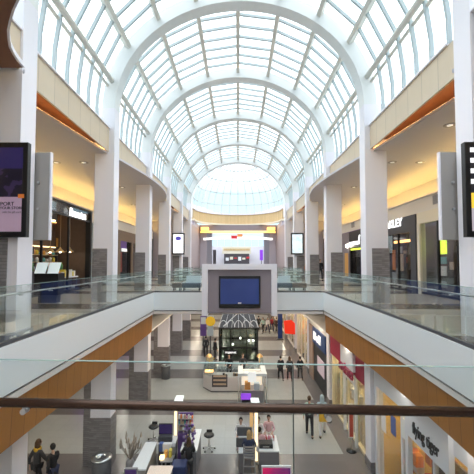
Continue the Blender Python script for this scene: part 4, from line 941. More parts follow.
# ---------- stools
def stool(lab, px, py, seat_h=.62, star=True, grp='black round stools on wheels'):
    p = atZ(px, py, LF); t = thing('stool', lab, 'stool', (p.x, p.y, LF), 0, grp); x, y = p.x, p.y
    m = MB(); m.lathe([(0, LF + seat_h - .06), (.17, LF + seat_h - .06), (.22, LF + seat_h - .02), (.22, LF + seat_h + .02), (.15, LF + seat_h + .05), (0, LF + seat_h + .04)], x, y, 20); m.build('seat', 'black', t)
    m = MB(); m.xprism([(0, 0)] * 0 or [(y + .17, LF + seat_h), (y + .21, LF + seat_h), (y + .24, LF + seat_h + .12), (y + .2, LF + seat_h + .12)], x - .12, x + .12); m.build('backrest', 'black', t, .02)
    m = MB(); m.tube((x, y, LF + .1), (x, y, LF + seat_h - .05), .022); m.build('column', 'steel', t)
    for k in range(5):
        a_ = 2 * PI * k / 5 + .3; ex, ey = x + .25 * math.cos(a_), y + .25 * math.sin(a_)
        m = MB(); m.tube((x, y, LF + .12), (ex, ey, LF + .08), .018, n=8); l = m.build('leg', 'steel', t)
        m = MB(); m.ball((ex, ey, LF + .035), .035, n=8); m.build('castor', 'black', l)
    return t
stool('black stool on castors standing free between the two islands', 209, 450)
stool('black stool on castors at the left of the left island', 153.5, 441)
# grey high chair at the nail bar
p = atZ(249, 474, LF); hx, hy = p.x, p.y - .12
t = thing('high_chair', 'grey slatted bar chair at the front of the nail bar', 'chair', (hx, hy, LF))
for dx in (-.21, .21):
    for dy in (-.2, .2): m = MB(); m.tube((hx + dx * 1.12, hy + dy * 1.12, LF), (hx + dx * .9, hy + dy * .9, LF + .72), .02, n=8); m.build('leg', 'mid_grey', t)
for z in (.2, .45):
    m = MB(); m.box(hx - .22, hx + .22, hy - .23, hy - .2, LF + z, LF + z + .03); m.box(hx - .22, hx + .22, hy + .2, hy + .23, LF + z, LF + z + .03); m.build('stretcher', 'mid_grey', t)
m = MB(); m.box(hx - .22, hx + .22, hy - .21, hy + .21, LF + .72, LF + .77); m.build('seat', 'mid_grey', t, .01)
m = MB()
for k in range(4): m.box(hx - .21, hx + .21, hy - .24, hy - .21, LF + .86 + k * .09, LF + .91 + k * .09)
m.box(hx - .22, hx - .19, hy - .24, hy - .2, LF + .77, LF + 1.24); m.box(hx + .19, hx + .22, hy - .24, hy - .2, LF + .77, LF + 1.24); m.build('backrest', 'mid_grey', t)

# ---------- nail bar (right island)
ch = .72
a = atZ(279, 452, LF + ch); X1 = a.x; Yn = a.y; X0 = .0; XL = atZ(239, 452, LF + ch).x
t = thing('nail_bar', 'grey and white nail bar counter around a glowing totem', 'counter', (.7, Yn, LF))
M_('counter_grey', (.20, .19, .21), noise=.1, nscale=6)
xm = atZ(259.5, 452, LF + ch).x; yb = 14.3
m = MB(); m.box(xm, X1, Yn, Yn + .55, LF + .002, LF + ch); m.box(X1 - .5, X1, Yn + .55, yb, LF + .002, LF + ch); m.build('base', 'counter_grey', t)
m = MB(); m.box(xm - .01, X1 + .02, Yn - .02, Yn + .6, LF + ch, LF + ch + .04); m.box(X1 - .55, X1 + .02, Yn + .6, yb, LF + ch, LF + ch + .04); m.build('worktop', 'white_gloss', t)
m = MB(); m.box(XL, XL + .45, Yn - .1, yb, LF + .002, LF + ch); m.build('side_base', 'counter_grey', t)
m = MB(); m.box(XL - .02, XL + .5, Yn - .12, yb + .02, LF + ch, LF + ch + .04); m.build('side_worktop', 'white_gloss', t)
for k, (px, py) in enumerate(((244.5, 432), (244, 443))):
    p = atZ(px, py, LF + ch + .2); m = MB(); m.box(p.x - .3, p.x + .3, p.y, p.y + .06, LF + ch + .041, LF + ch + .38)
    simple('desk_screen', 'dark desk screen on the left side of the nail bar, %s one' % ('farther', 'nearer')[k], 'screen', 'dark_grey', m, 'desk screens of the nail bar')
p = atZ(266, 449, LF + ch); m = MB(); m.box(p.x - .26, p.x + .26, p.y - .05, p.y + .3, LF + ch + .041, LF + ch + .2)
tray = thing('tray_box', 'black lettered box on the front worktop of the nail bar', 'box', (p.x, p.y, LF + ch + .04)); m.build('body', 'black', tray); m = MB(); m.box(p.x - .12, p.x + .12, p.y - .06, p.y - .05, LF + ch + .09, LF + ch + .13); m.build('mark', 'panel_grey', tray)
random.seed(5)
for i in range(14):
    x = X1 - .45 + random.random() * .35; y = Yn + .7 + i * (yb - Yn - .9) / 14; m = MB(); m.lathe([(0, LF + ch + .041), (.045, LF + ch + .041), (.045, LF + ch + .14), (.015, LF + ch + .16), (.015, LF + ch + .22), (0, LF + ch + .22)], x, y, 8)
    simple('polish_bottle', 'small bottle standing on the right worktop of the nail bar', 'bottle', random.choice(['g_white', 'g_pink', 'g_grey', 'g_red']), m, 'bottles on the nail bar')

# ---------- left island
lc = 1.0
P4 = [atZ(x, y, LF + lc) for x, y in ((145.7, 442), (157, 442), (146, 469.5), (131, 469.5))]
t = thing('island_counter', 'long white topped counter at the left edge of the left island', 'counter', (P4[3].x, P4[3].y, LF))
m = MB(); m.prism([(v.x, v.y) for v in P4], LF + lc - .05, LF + lc); m.build('worktop', 'white_gloss', t)
cxx = sum(v.x for v in P4) / 4; cyy = sum(v.y for v in P4) / 4
m = MB(); m.prism([(cxx + (v.x - cxx) * .92, cyy + (v.y - cyy) * .97) for v in P4], LF + .002, LF + lc - .05); m.build('base', 'panel_grey', t)
q0 = atZ(149.5, 466, LF + lc); q1 = atZ(172.5, 466, LF + lc)
t = thing('island_counter', 'front counter of the left island with a warm lit top', 'counter', ((q0.x + q1.x) / 2, q0.y, LF))
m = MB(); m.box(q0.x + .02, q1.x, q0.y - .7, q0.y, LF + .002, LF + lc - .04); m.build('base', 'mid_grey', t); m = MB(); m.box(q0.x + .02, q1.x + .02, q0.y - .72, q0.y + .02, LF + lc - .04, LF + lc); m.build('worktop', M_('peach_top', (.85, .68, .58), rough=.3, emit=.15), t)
r0 = atZ(200.5, 429, LF + lc); r1 = atZ(197, 451, LF + lc); r2 = atZ(180, 451, LF + lc)
t = thing('island_counter', 'white topped grey counter at the right edge of the left island', 'counter', (r1.x, r1.y, LF))
m = MB(); m.box(r2.x, r1.x, r1.y, r1.y + .6, LF + lc - .05, LF + lc); m.box(r1.x - .45, r1.x, r1.y + .6, r0.y, LF + lc - .05, LF + lc); m.build('worktop', 'white_gloss', t)
m = MB(); m.box(r2.x + .03, r1.x - .03, r1.y + .02, r1.y + .58, LF + .002, LF + lc - .05); m.box(r1.x - .42, r1.x - .03, r1.y + .58, r0.y - .02, LF + .002, LF + lc - .05); m.build('base', 'counter_grey', t)
b0 = atZ(158, 442, LF + .85); b1 = atZ(176, 442, LF + .85)
t = thing('work_desk', 'low desk with equipment at the back of the left island', 'desk', (b0.x, b0.y, LF)); m = MB(); m.box(b0.x, b1.x, b0.y - .1, b0.y + .5, LF + .81, LF + .85); m.build('desktop', 'white_gloss', t); m = MB(); m.box(b0.x + .03, b1.x - .03, b0.y - .05, b0.y + .45, LF + .002, LF + .81); m.build('base', 'dark_grey', t)
cxm = (b0.x * .6 + b1.x * .4)
t = thing('monitor', 'dark monitor with a violet screen on the left island desk', 'monitor', (cxm, b0.y + .2, LF + .85)); zt = atY(163, 423.5, b0.y + .25).z
m = MB(); m.box(b0.x - .02, b0.x + .52, b0.y + .22, b0.y + .27, zt - .42, zt); m.build('housing', 'black', t); m = MB(); m.box(b0.x + .0, b0.x + .5, b0.y + .21, b0.y + .22, zt - .38, zt - .03); m.build('screen', M_('violet_screen', (.03, .015, .09), emit=.3), t); m = MB(); m.box(b0.x + .2, b0.x + .28, b0.y + .22, b0.y + .26, LF + .85, zt - .42); m.build('stand', 'black', t)
m = MB(); m.box(b0.x + .02, b0.x + .55, b0.y - .08, b0.y + .15, LF + .851, LF + 1.08); o = simple('printer', 'black printer in front of the violet monitor', 'printer', 'dark_grey', m, None, .02)
# lilac bust-like goods stand on the right counter
hx_, hy_ = (r1.x - .22), r1.y + .35
p = atZ(188.5, 447, LF + lc); t = thing('goods_stand', 'violet floral goods stand on the right counter of the left island', 'display stand', (p.x, p.y, LF + lc)); random.seed(9)
m = MB(); m.lathe([(0, LF + lc), (.2, LF + lc), (.2, LF + lc + .03), (.03, LF + lc + .05), (.03, LF + lc + .7), (0, LF + lc + .7)], p.x, p.y + .15, 14); m.build('base', 'black', t)
for i in range(46):
    a_ = random.uniform(0, 2 * PI); z = random.uniform(.1, .75); r = .2 * math.sin(PI * (z + .05) / .95) + .02; m = MB(); m.ball((p.x + r * math.cos(a_), p.y + .15 + r * math.sin(a_), LF + lc + z), random.uniform(.035, .06), n=6); m.build('blossom', random.choice(['g_purple', 'g_purple', M_('lilac', (.35, .25, .5)), 'g_tan']), t)
p = p - Vector((.28, 0, 0)); sh = thing('display_shelf', 'stepped display shelf of colourful goods behind the left totem', 'shelf', (p.x, p.y + 1.1, LF))
m = MB(); m.box(p.x - .3, p.x + .3, p.y + 1.0, p.y + 1.2, LF + .002, LF + 1.0); m.box(p.x - .3, p.x + .3, p.y + 1.15, p.y + 1.2, LF + 1.0, LF + 1.75); m.build('body', 'g_purple', sh)
for r_ in range(3): m = MB(); m.box(p.x - .3, p.x + .3, p.y + .95, p.y + 1.15, LF + 1.12 + r_ * .22, LF + 1.14 + r_ * .22); m.build('shelf_board', 'panel_grey', sh)
for i in range(24):
    z = LF + 1.14 + (i % 3) * .22; x = p.x - .27 + (i // 3) * .075; m = MB(); m.box(x, x + .055, p.y + 1.0, p.y + 1.1, z, z + random.uniform(.08, .17))
    simple('cosmetic_box', 'small packet in the rows of the stepped display shelf', 'packet', random.choice(['g_teal', 'g_pink', 'g_orange', 'g_white', 'g_purple', 'g_tan']), m, 'packets on the stepped shelf')
# things inside the left island
lc2 = .8; c0 = atZ(160, 462, LF + lc2); c1 = atZ(176, 450, LF + lc2)
t = thing('work_table', 'grey work table in the middle of the left island', 'table', (c0.x, c0.y, LF)); m = MB(); m.box(c0.x, c1.x, c0.y, c1.y, LF + lc2 - .04, LF + lc2); m.build('tabletop', 'mid_grey', t)
for x in (c0.x + .05, c1.x - .05):
    for y in (c0.y + .05, c1.y - .05): m = MB(); m.box(x - .02, x + .02, y - .02, y + .02, LF + .0, LF + lc2 - .04); m.build('leg', 'steel', t)
for i, (px, py, w_, h_, c, lab, nm_) in enumerate(((167, 452, .36, .28, 'white_gloss', 'white wire rack on the grey work table', 'wire_rack'), (161, 452, .14, .3, 'g_blue', 'blue bottle crate on the grey work table', 'crate'), (165.5, 458, .12, .22, 'g_amber', 'amber tub on the grey work table', 'tub'), (170, 458, .1, .26, 'g_yellow', 'yellow tub on the grey work table', 'tub'), (161.5, 460.5, .16, .12, 'warm_glow', 'small warm lit lamp on the grey work table', 'table_lamp'), (173, 455, .14, .3, 'g_grey', 'grey canister on the grey work table', 'canister'))):
    p = atZ(px, py, LF + lc2); m = MB(); m.box(p.x - w_ / 2, p.x + w_ / 2, p.y, p.y + .16, LF + lc2 + .001, LF + lc2 + h_); simple(nm_, lab, nm_.split('_')[-1], c, m, None, .012)
p = atZ(178, 481, LF + .5); m = MB(); m.box(p.x - .25, p.x + .25, p.y, p.y + .5, LF + .002, LF + .95); simple('equipment_cart', 'blue equipment cart beside the front counter of the left island', 'cart', M_('cart_blue', (.02, .035, .12)), m, None, .03)
p = atY(124, 469, 10.3); p2 = atY(137, 474, 10.3); t = thing('advertising_screen', 'violet screen standing before the left island, cut by the frame', 'screen', (p.x, 10.3, LF)); m = MB(); m.box(p.x, p2.x, 10.3, 10.38, p.z - 1.1, p.z); m.build('frame', 'mid_grey', t); m = MB(); m.box(p.x + .03, p2.x - .03, 10.29, 10.3, p.z - 1.0, p.z - .03); m.build('screen', 'g_purple', t); m = MB(); m.box(p.x + .15, p2.x - .15, 10.32, 10.36, LF, p.z - 1.1); m.build('post', 'steel', t)
# dried grasses
p = atZ(131, 480, LF); t = thing('dried_grasses', 'vase of dried grasses at the left end of the white counter', 'plant', (p.x - .1, p.y, LF)); px_, py_ = p.x - .1, p.y + .2
m = MB(); m.lathe([(0, LF + .002), (.14, LF + .002), (.16, LF + .5), (.1, LF + .62), (0, LF + .6)], px_, py_, 14); m.build('vase', 'mid_grey', t)
m = MB()
for i in range(40):
    a_ = random.uniform(0, 2 * PI); r = random.uniform(.1, .38); h_ = random.uniform(.9, 1.35); e = (px_ + r * math.cos(a_), py_ + r * math.sin(a_), LF + h_); m.tube((px_, py_, LF + .6), e, .010, .006, n=4); m.tube(e, (e[0] + .02 * math.cos(a_), e[1], e[2] + .18), .045, .008, n=5)
m.build('stems', M_('dry_grass', (.38, .32, .27), noise=.3), t)

# ---------- digital totem cut by the lower edge of the frame
Yd = 9.75; a = atY(261.5, 466, Yd); b = atY(291.5, 466, Yd)
n = NT('magenta_blue', .25); p_ = n.pos(); k = n.op('DIVIDE', n.op('SUBTRACT', p_[0], a.x), b.x - a.x); c = n.mix(n.op('ADD', k, n.op('MULTIPLY', n.op('SUBTRACT', n.noise(2.5, 2), .5), .9)), (.55, .01, .08), (.03, .02, .13)); n.base(c); n.emit(c, .55)
t = thing('digital_totem', 'white rimmed digital totem showing a magenta and blue picture', 'digital totem', ((a.x + b.x) / 2, Yd, LF))
m = MB(); m.box(a.x, b.x, Yd, Yd + .05, LF + .002, a.z); m.build('housing', 'white_gloss', t, .01); m = MB(); m.box(a.x + .03, b.x - .03, Yd - .01, Yd, LF + .35, a.z - .05); m.build('display', 'magenta_blue', t)
# ---------- downlights added in the unseen lower ceilings to brighten the lower floor
k = 0
for s in (-1, 1):
    for y in (4.5, 7.5, 10.5, 15.5, 21.2, 26.8, 32.5):
        for x in ((6.9, 8.9) if s < 0 else (4.78,)):
            t = thing('downlight', 'added round downlight in the unseen lower ceiling, %s side' % ('left' if s < 0 else 'right'), 'downlight', (s * x, y, -2.0), 0, 'added downlights in the lower %s ceiling' % ('left' if s < 0 else 'right'))
            m = MB(); m.lathe([(0, -2.012), (.16, -2.012), (.16, -2.0)], s * x, y, 14); m.build('trim_ring', 'white_gloss', t)
            m = MB(); m.lathe([(0, -2.02), (.11, -2.02), (.11, -2.012)], s * x, y, 14); m.build('lens', 'lamp_white', t)
# ============================================================ PEOPLE
def skin_mesh(V, E_, lv=1):
    """V: list of (co, rx, ry); E_: edges; grown with a Skin modifier, returned as mesh data"""
    me = bpy.data.meshes.new('grow'); me.from_pydata([v[0] for v in V], E_, []); o = bpy.data.objects.new('grow', me); C.objects.link(o)
    md = o.modifiers.new('skin', 'SKIN'); md.use_smooth_shade = True; md.branch_smoothing = .3
    for i, v in enumerate(V): me.skin_vertices[0].data[i].radius = (v[1], v[2])
    me.skin_vertices[0].data[0].use_root = True
    if lv: sb = o.modifiers.new('sub', 'SUBSURF'); sb.levels = lv; sb.render_levels = lv
    dg = bpy.context.evaluated_depsgraph_get(); dg.update()
    out = bpy.data.meshes.new_from_object(o.evaluated_get(dg)); bpy.data.objects.remove(o); bpy.data.meshes.remove(me); return out
mat('skin_light', (.55, .33, .24), .5); mat('skin_tan', (.36, .20, .13), .5)
for nme, c in (('c_black', (.012, .012, .016)), ('c_navy', (.02, .03, .08)), ('c_charcoal', (.045, .045, .05)), ('c_white', (.75, .72, .74)), ('c_pink', (.68, .42, .45)), ('c_palegreen', (.35, .5, .45)), ('c_paleblue', (.42, .52, .58)), ('c_cream', (.6, .55, .48)), ('c_jeans', (.06, .09, .18)), ('c_red', (.4, .03, .05)), ('c_brown', (.12, .06, .04)), ('c_yellow', (.7, .42, .03)), ('h_black', (.012, .009, .008)), ('h_brown', (.09, .045, .02)), ('h_blond', (.45, .30, .14)), ('h_grey', (.3, .3, .3))): mat(nme, c, .75)
def person(lab, x, y, z, face, h=1.72, pose='stand', top='c_black', low='c_black', hair='h_black', skin='skin_light', grp=None, coat=False, longhair=False, seat=.62, build_=1.0, phase=1, coat_len=.78):
    """face: heading in radians the chest points to (0 = +y)"""
    t = thing('person', lab, 'person', (x, y, z), face, grp); k = h / 1.75; B = build_
    J = {}
    if pose == 'sit':
        dz = seat - .93
        J.update(pel=(0, 0, .95 + dz), hipL=(-.1, .02, .93 + dz), hipR=(.1, .02, .93 + dz), kneL=(-.11, .43, .93 + dz), kneR=(.11, .43, .91 + dz), ankL=(-.11, .40, .50 + dz), ankR=(.11, .42, .50 + dz), toeL=(-.11, .56, .46 + dz), toeR=(.11, .58, .46 + dz))
        lean = .06
    else:
        dz = 0; st = .2 * phase if pose == 'walk' else .0; lean = .02
        J.update(pel=(0, 0, .95), hipL=(-.1, 0, .92), hipR=(.1, 0, .92), kneL=(-.11, .03 + st * .8, .50), kneR=(.11, .03 - st * .3, .50), ankL=(-.11, st * 1.1 - .02, .09), ankR=(.11, -st * 1.4 - .02, .09 + abs(st) * .25), toeL=(-.12, st * 1.1 + .13, .035), toeR=(.12, -st * 1.4 + .12, .035 + abs(st) * .1))
    def U(px, py, pz): return (px, py + lean * (pz - .95), pz + dz)
    J.update(wai=U(0, 0, 1.10), che=U(0, 0, 1.30), nck=U(0, 0, 1.48), hd=U(0, .02, 1.55), shL=U(-.17, 0, 1.41), shR=U(.17, 0, 1.41))
    arm = .14 * phase if pose == 'walk' else 0
    if pose in ('sit', 'work'):
        J.update(elL=U(-.25, .08, 1.16), elR=U(.25, .08, 1.16), wrL=U(-.15, .33, 1.12), wrR=U(.15, .33, 1.12)); hdir = Vector((.15, 1, -.1)).normalized()
    else:
        J.update(elL=U(-.24, -arm, 1.14), elR=U(.24, arm, 1.14), wrL=U(-.26, -arm * 1.2 + .08, .90), wrR=U(.26, arm * 1.8 + .08, .90)); hdir = Vector((0, .15, -1)).normalized()
    J = {a: Vector(b) * k for a, b in J.items()}
    def mk(spec, edges, lv=1):
        names = [s_[0] for s_ in spec]; V = [(J[s_[0]] if isinstance(s_[0], str) and s_[0] in J else s_[3], s_[1] * k, s_[2] * k) for s_ in spec]
        return skin_mesh(V, [(names.index(a), names.index(b)) for a, b in edges], lv)
    def add(nm, me, mt, parent=t):
        o = bpy.data.objects.new(nm, me); C.objects.link(o); me.materials.clear(); me.materials.append(M[mt]); o.parent = parent; return o
    # body with palms and five separate fingers on each hand
    spec = [('pel', .13, .10), ('wai', .115, .085), ('che', .145, .10), ('nck', .05, .05), ('hd', .055, .06), ('shL', .055, .055), ('shR', .055, .055), ('elL', .038, .038), ('elR', .038, .038), ('wrL', .026, .022), ('wrR', .026, .022), ('hipL', .085, .085), ('hipR', .085, .085), ('kneL', .055, .055), ('kneR', .055, .055), ('ankL', .036, .036), ('ankR', .036, .036), ('toeL', .035, .028), ('toeR', .035, .028)]
    ed = [('pel', 'wai'), ('wai', 'che'), ('che', 'nck'), ('nck', 'hd'), ('che', 'shL'), ('che', 'shR'), ('shL', 'elL'), ('elL', 'wrL'), ('shR', 'elR'), ('elR', 'wrR'), ('pel', 'hipL'), ('pel', 'hipR'), ('hipL', 'kneL'), ('kneL', 'ankL'), ('ankL', 'toeL'), ('hipR', 'kneR'), ('kneR', 'ankR'), ('ankR', 'toeR')]
    for S_, sx in (('L', 1), ('R', -1)):
        w0 = J['wr' + S_]; side = Vector((sx, 0, 0)) if pose not in ('sit', 'work') else Vector((sx, 0, .2)); side = (side - side.dot(hdir) * hdir).normalized()
        fw = hdir.cross(side)
        J['pm' + S_] = w0 + hdir * .07 * k; spec.append(('pm' + S_, .034, .016)); ed.append(('wr' + S_, 'pm' + S_))
        if pose in ('sit', 'work'): acr = side
        else: acr = fw
        for f_, (o_, L_) in enumerate(((-.030, .062), (-.010, .074), (.010, .078), (.030, .068))):
            a_ = 'f%s%d' % (S_, f_); J[a_] = J['pm' + S_] + (acr * o_ + hdir * .03) * k; J[a_ + 'b'] = J[a_] + (hdir * L_ + (side if acr is fw else Vector((0, 0, -1))) * .018) * k
            spec += [(a_, .0095, .0095), (a_ + 'b', .008, .008)]; ed += [('pm' + S_, a_), (a_, a_ + 'b')]
        a_ = 'th' + S_; J[a_] = w0 + (hdir * .035 + acr * -.035) * k; J[a_ + 'b'] = J[a_] + (hdir * .045 - acr * .025) * k; spec += [(a_, .011, .011), (a_ + 'b', .009, .009)]; ed += [('wr' + S_, a_), (a_, a_ + 'b')]
    body = mk(spec, ed)
    bm = bmesh.new(); bm.from_mesh(body); hc = J['hd'] + Vector((0, .015, .10)) * k
    hb = MB(); hb.bm.free(); hb.bm = bm
    hb.ball(hc, .075 * k, .093 * k, .115 * k, n=14); hb.ball(hc + Vector((0, .095, -.005)) * k, .014 * k, .02 * k, .022 * k, n=8)
    for sx in (-1, 1): hb.ball(hc + Vector((sx * .077, -.005, 0)) * k, .012 * k, .02 * k, .03 * k, n=8)
    bm.to_mesh(body); bm.free(); b = add('body', body, skin)
    for sx in (-1, 1):
        m = MB(); m.ball(hc + Vector((sx * .03, .083, .012)) * k, .011 * k, n=8); m.build('eye', 'black', t, local=True)
    m = MB(); m.ball(hc + Vector((0, .083, -.05)) * k, .024 * k, .008 * k, .007 * k, n=8); m.build('mouth', 'c_red', t, local=True)
    # hair: a cap open at the face, long hair falls to the shoulders
    m = MB(); m.ball(hc + Vector((0, -.018, .022)) * k, .088 * k, .098 * k, .115 * k, n=16)
    bmesh.ops.delete(m.bm, geom=[f for f in m.bm.faces if f.calc_center_median().y > hc.y + .035 * k and f.calc_center_median().z < hc.z + .06 * k] + [], context='FACES')
    if longhair: m.strip([[(hc.x + a_ * k, hc.y + c_ * k, hc.z + z_ * k) for a_, c_ in ((-.09 * w_, -.02), (.09 * w_, -.02), (.075 * w_, -.10), (-.075 * w_, -.10))] for z_, w_ in ((.03, 1), (-.1, 1.05), (-.24, 1.0), (-.28, .6))])
    m.build('hair', hair, t, local=True)
    # trousers, top, shoes
    if low:
        me = mk([('pel', .145, .12), ('hipL', .10, .10), ('hipR', .10, .10), ('kneL', .072, .075), ('kneR', .072, .075), ('ankL', .055, .06), ('ankR', .055, .06)], [('pel', 'hipL'), ('pel', 'hipR'), ('hipL', 'kneL'), ('kneL', 'ankL'), ('hipR', 'kneR'), ('kneR', 'ankR')]); add('trousers', me, low)
    J['ska'] = Vector((0, 0, coat_len)) * k
    J['wcL'] = J['wrL'].lerp(J['elL'], .12); J['wcR'] = J['wrR'].lerp(J['elR'], .12); J['col'] = J['nck'] - Vector((0, 0, .03)) * k
    sp_ = [('wai', .15 * B, .12 * B), ('che', .175 * B, .13 * B), ('col', .075, .075), ('shL', .08, .075), ('shR', .08, .075), ('elL', .058, .058), ('elR', .058, .058), ('wcL', .042, .042), ('wcR', .042, .042), ('pel', .16 * B, .135 * B)]
    e_ = [('wai', 'che'), ('che', 'col'), ('che', 'shL'), ('che', 'shR'), ('shL', 'elL'), ('elL', 'wcL'), ('shR', 'elR'), ('elR', 'wcR'), ('wai', 'pel')]
    if coat and pose != 'sit': sp_.append(('ska', .185 * B, .16 * B)); e_.append(('pel', 'ska'))
    add('coat' if coat else 'shirt', mk(sp_, e_), top)
    for S_ in 'LR':
        a_ = J['ank' + S_]; b_ = J['toe' + S_]; m = MB(); d = (b_ - a_); d.z = 0; mid = a_.lerp(b_, .5); m.ball((mid.x, mid.y, b_.z + .012 * k), .05 * k, .14 * k, .045 * k, n=10); m.build('shoe', 'c_black', t, local=True)
    return t
def at_feet(px, py): return atZ(px, py, LF)
def head_h(px_, py_, hy): return max(1.5, min(1.9, atY(px_, hy, at_feet(px_, py_).y).z - LF))
R_ = math.radians
# walking pair and single visitor right of the booth
for px, py, hpy, face, lab, kw in (
    (280.8, 380, 356, R_(8), 'person in a long black coat walking away, left of a pair', dict(coat=True, top='c_black', coat_len=.62)),
    (289.8, 380.5, 356.5, R_(4), 'person in a dark brown coat walking away, right of a pair', dict(coat=True, top='c_charcoal', low='c_black', hair='h_brown', coat_len=.6, longhair=True)),
    (300.3, 379.5, 356.5, R_(0), 'person in a hooded black jacket walking away by the blue-signed shop', dict(coat=True, top='c_black', low='c_charcoal')),
    (309.6, 436, 396.5, R_(-10), 'dark-haired person in a dark green top and black trousers, walking away', dict(top='c_palegreen', low='c_black', hair='h_brown')),
    ):
    p = at_feet(px, py); person(lab, p.x, p.y, LF, face, head_h(px, py, hpy), 'walk', **kw)
p = at_feet(322.5, 436); wm = person('person in a pale blue jacket and white trousers with a yellow bag', p.x, p.y, LF, R_(-8), 1.8, 'walk', top='c_paleblue', low='c_white', hair='c_paleblue', coat=True, coat_len=.85, phase=-1, build_=1.45, longhair=True)
t = thing('shoulder_bag', 'mustard yellow bag worn on the back of the person in pale blue', 'bag', (p.x, p.y, LF + .9)); m = MB(); m.box(p.x - .2, p.x + .16, p.y - .29, p.y - .19, LF + .75, LF + 1.12); m.build('pouch', 'c_yellow', t, .03); m = MB(); m.path([(p.x - .18, p.y - .24, LF + 1.1), (p.x - .12, p.y - .17, LF + 1.42), (p.x + .05, p.y - .14, LF + 1.47)], .012); m.build('strap', 'c_brown', t)
m = MB(); m.tube((p.x + .26, p.y - .25, LF + .78), (p.x + .26, p.y - .2, LF + .78), .1, n=16); simple('hand_bag', 'round black handbag held by the person in pale blue', 'bag', 'c_black', m)
# two dark figures left of the glass house
for px, py, hpy, face, lab, kw in ((206, 357, 336, R_(20), 'slim person in black standing below the dark blue poster totem', dict(top='c_black', low='c_black')), (215, 360, 336, R_(-60), 'person in a bulky black jacket left of the glass house', dict(top='c_black', low='c_charcoal', coat=True, build_=1.25, coat_len=.8))):
    p = at_feet(px, py); person(lab, p.x, p.y, LF, face, 1.72, 'stand', **kw)
# crowd beyond
for px, py, top, low, lab, grp in ((263.2, 333, 'c_palegreen', 'c_black', 'person in dark green in the distant crowd right of the glass house', 0), (267.6, 333, 'c_white', 'c_navy', 'person in a white top in the distant crowd', 0), (271.8, 332, 'c_red', 'c_navy', 'person in dark red in the distant crowd', 0), (276.2, 333, 'c_brown', 'c_black', 'person in brown in the distant crowd', 0), (280.0, 331, 'c_black', 'c_black', 'person in black at the right of the distant crowd', 0), (258.6, 331, 'c_charcoal', 'c_black', 'person in charcoal at the left of the distant crowd', 0)):
    p = at_feet(px, py); person(lab, p.x, p.y, LF, R_(random.uniform(-60, 60) + (180 if px % 2 > 1 else 0)), 1.7, 'walk', top=top, low=low, grp='visitors in the distant crowd', coat=True)
# kiosk attendant at the jewellery counter and at the left island
person('person in black standing inside the jewellery counter', xj + 1.6, Yj + 2.1, LF, R_(170), 1.7, 'work', top='c_black', low='c_black')
person('person in charcoal behind the jewellery counter, nearer the booth', xj + 2.5, Yj + 2.3, LF, R_(200), 1.68, 'work', top='c_charcoal', low='c_black', hair='h_brown')
p = atZ(190, 454, LF + 1.68); person('brown-haired person in black bending over the right part of the left island', r1.x - .25, r1.y - .32, LF, R_(25), 1.62, 'work', top='c_black', low='c_charcoal', hair='h_brown', longhair=True)
# nail bar: clients and staff
person('blond person in a navy top sitting on the grey bar chair', hx, hy, LF, R_(-3), 1.7, 'sit', top='c_navy', low='c_jeans', hair='h_blond', longhair=True, seat=.83)
def sitter(lab, x_, y_, face, **kw):
    p = Vector((x_, y_, 0))
    st = thing('work_stool', 'white stool under the ' + lab.replace('dark-haired ', '').replace(' sitting', '').replace(', facing the front', '').replace('farthest back', 'far back').replace(' near the black box', ''), 'stool', (p.x, p.y, LF), 0, 'stools of the nail bar staff'); m = MB(); m.lathe([(0, LF + .47), (.17, LF + .47), (.18, LF + .52), (0, LF + .535)], p.x, p.y, 14); m.build('seat', 'c_white', st); m = MB(); m.tube((p.x, p.y, LF + .03), (p.x, p.y, LF + .47), .03); m.build('column', 'steel', st); m = MB(); m.lathe([(0, LF + .002), (.2, LF + .002), (.2, LF + .02), (.03, LF + .05)], p.x, p.y, 14); m.build('base', 'steel', st)
    person(lab, p.x, p.y, LF, face, 1.62, 'sit', seat=.6, **kw)
for x_, y_, f_, lab, kw in ((.12, yb + .35, 180, 'dark-haired person in white and pink sitting far left at the nail bar', dict(top='c_white', low='c_pink')),
    (.86, 13.72, 5, 'dark-haired person in pink sitting inside the nail bar near the black box', dict(top='c_pink', low='c_white')),
    (.86, 14.72, 178, 'dark-haired person in white sitting inside the nail bar, facing the front', dict(top='c_white', low='c_charcoal')),
    (1.32, yb + .6, 175, 'dark-haired person in pale pink at the far right of the nail bar', dict(top='c_pink', low='c_cream')),
    (.72, yb + 1.1, 200, 'dark-haired person in cream sitting farthest back at the nail bar', dict(top='c_cream', low='c_black'))):
    sitter(lab, x_, y_, R_(f_), **kw)
# lower left, near the frame's edge
p = atZ(52, 497, LF); person('person in a black coat walking at the lower left below the wooden band', p.x, p.y, LF, R_(60), 1.72, 'walk', top='c_black', low='c_navy', coat=True, coat_len=.5)
p = atZ(36, 494, LF); person('person in dark clothes with an orange scarf at the lower left', p.x, p.y, LF, R_(-30), 1.78, 'walk', top='c_charcoal', low='c_black', coat=True, coat_len=.7, hair='h_brown', longhair=True)
m = MB(); m.lathe([(.11, LF + 1.42), (.13, LF + 1.47), (.12, LF + 1.53), (.09, LF + 1.54)], p.x, p.y + .02, 14); simple('scarf', 'orange scarf around the neck of the person at the lower left', 'scarf', 'c_yellow', m)
# upper floor visitors
p = atX(320.5, 262, 6.9); person('person in black walking on the right upper walkway between distant columns', 7.0, 29.0, 0, R_(180), 1.8, 'walk', top='c_black', low='c_black', coat=True)
p = atY(302, 262, 30.5); person('person in an orange top beside the distant right screen', 5.85, 31.3, 0, R_(180), 1.7, 'stand', top='orange_cloth', low='c_black')
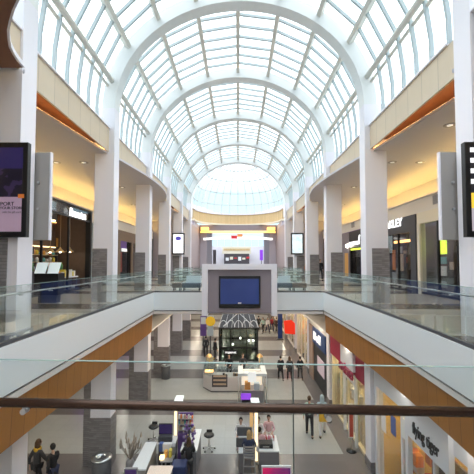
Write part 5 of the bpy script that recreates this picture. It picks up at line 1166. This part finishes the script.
# ------------------------------------------------------------ light and view
w = bpy.data.worlds.new('world'); sc.world = w; w.use_nodes = True; nt = w.node_tree; bg = nt.nodes['Background']
tc = nt.nodes.new('ShaderNodeTexCoord'); sp = nt.nodes.new('ShaderNodeSeparateXYZ'); nt.links.new(tc.outputs['Generated'], sp.inputs[0])
cr = nt.nodes.new('ShaderNodeValToRGB'); nt.links.new(sp.outputs['Z'], cr.inputs[0])
cr.color_ramp.elements[0].position = 0.10; cr.color_ramp.elements[0].color = (0.24, 0.34, 0.38, 1)
cr.color_ramp.elements[1].position = 0.30; cr.color_ramp.elements[1].color = (0.96, 0.98, 1.0, 1)
e = cr.color_ramp.elements.new(0.20); e.color = (0.27, 0.36, 0.39, 1)
nt.links.new(cr.outputs[0], bg.inputs['Color']); bg.inputs['Strength'].default_value = 2.6
def area(name, loc, sx, sy, power, col=(1, 0.93, 0.84), rot=(0, 0, 0)):
    d = bpy.data.lights.new(name, 'AREA'); d.shape = 'RECTANGLE'; d.size = sx; d.size_y = sy; d.energy = power; d.color = col
    o = bpy.data.objects.new(name, d); C.objects.link(o); o.location = loc; o.rotation_euler = rot; return o
sc.view_settings.view_transform = 'Standard'; sc.view_settings.look = 'None'; sc.view_settings.gamma = 1; sc.view_settings.exposure = 0.55
sc.view_settings.use_curve_mapping = False
sc.cycles.transparent_max_bounces = 40; sc.cycles.max_bounces = 10; sc.cycles.diffuse_bounces = 6
sc.cycles.use_denoising = True; sc.cycles.sample_clamp_indirect = 6; sc.cycles.caustics_reflective = False; sc.cycles.caustics_refractive = False

def disk(x, y, z, power, size=.24, col=(1, .86, .68)):
    d = bpy.data.lights.new('downlight_or_fill', 'AREA'); d.shape = 'DISK'; d.size = size; d.energy = power; d.color = col
    o = bpy.data.objects.new('downlight_or_fill', d); C.objects.link(o); o.location = (x, y, z)
for s in (-1, 1):
    for y in (4.5, 7.5, 10.5, 15.5, 21.2, 26.8, 32.5):
        for x in ((6.9, 8.9) if s < 0 else (4.78,)): disk(s * x, y, -2.03, 20 if s < 0 else 6, col=(1, .90, .78))  # area lamps that strengthen the added downlights of the lower floor
for y in (36, 41, 46, 52):
    for x in (-6, -2, 2, 6): disk(x, y, -2.03, 60)  # fill lamps without fittings, added to brighten the background beyond the bridge
for x in (-2.9, 0, 2.9):
    for y in (19, 21.8): disk(x, y, -1.11, 40)  # fill lamps without fittings, added below the bridge deck
for s in (-1, 1):
    for y in (10.6, 14.6, 19.5, 25.5, 31):
        for x in (6.7, 7.9):
            if ceil_x(y) <= x - .3: disk(s * x, y, CZ - .03, 7, .18)
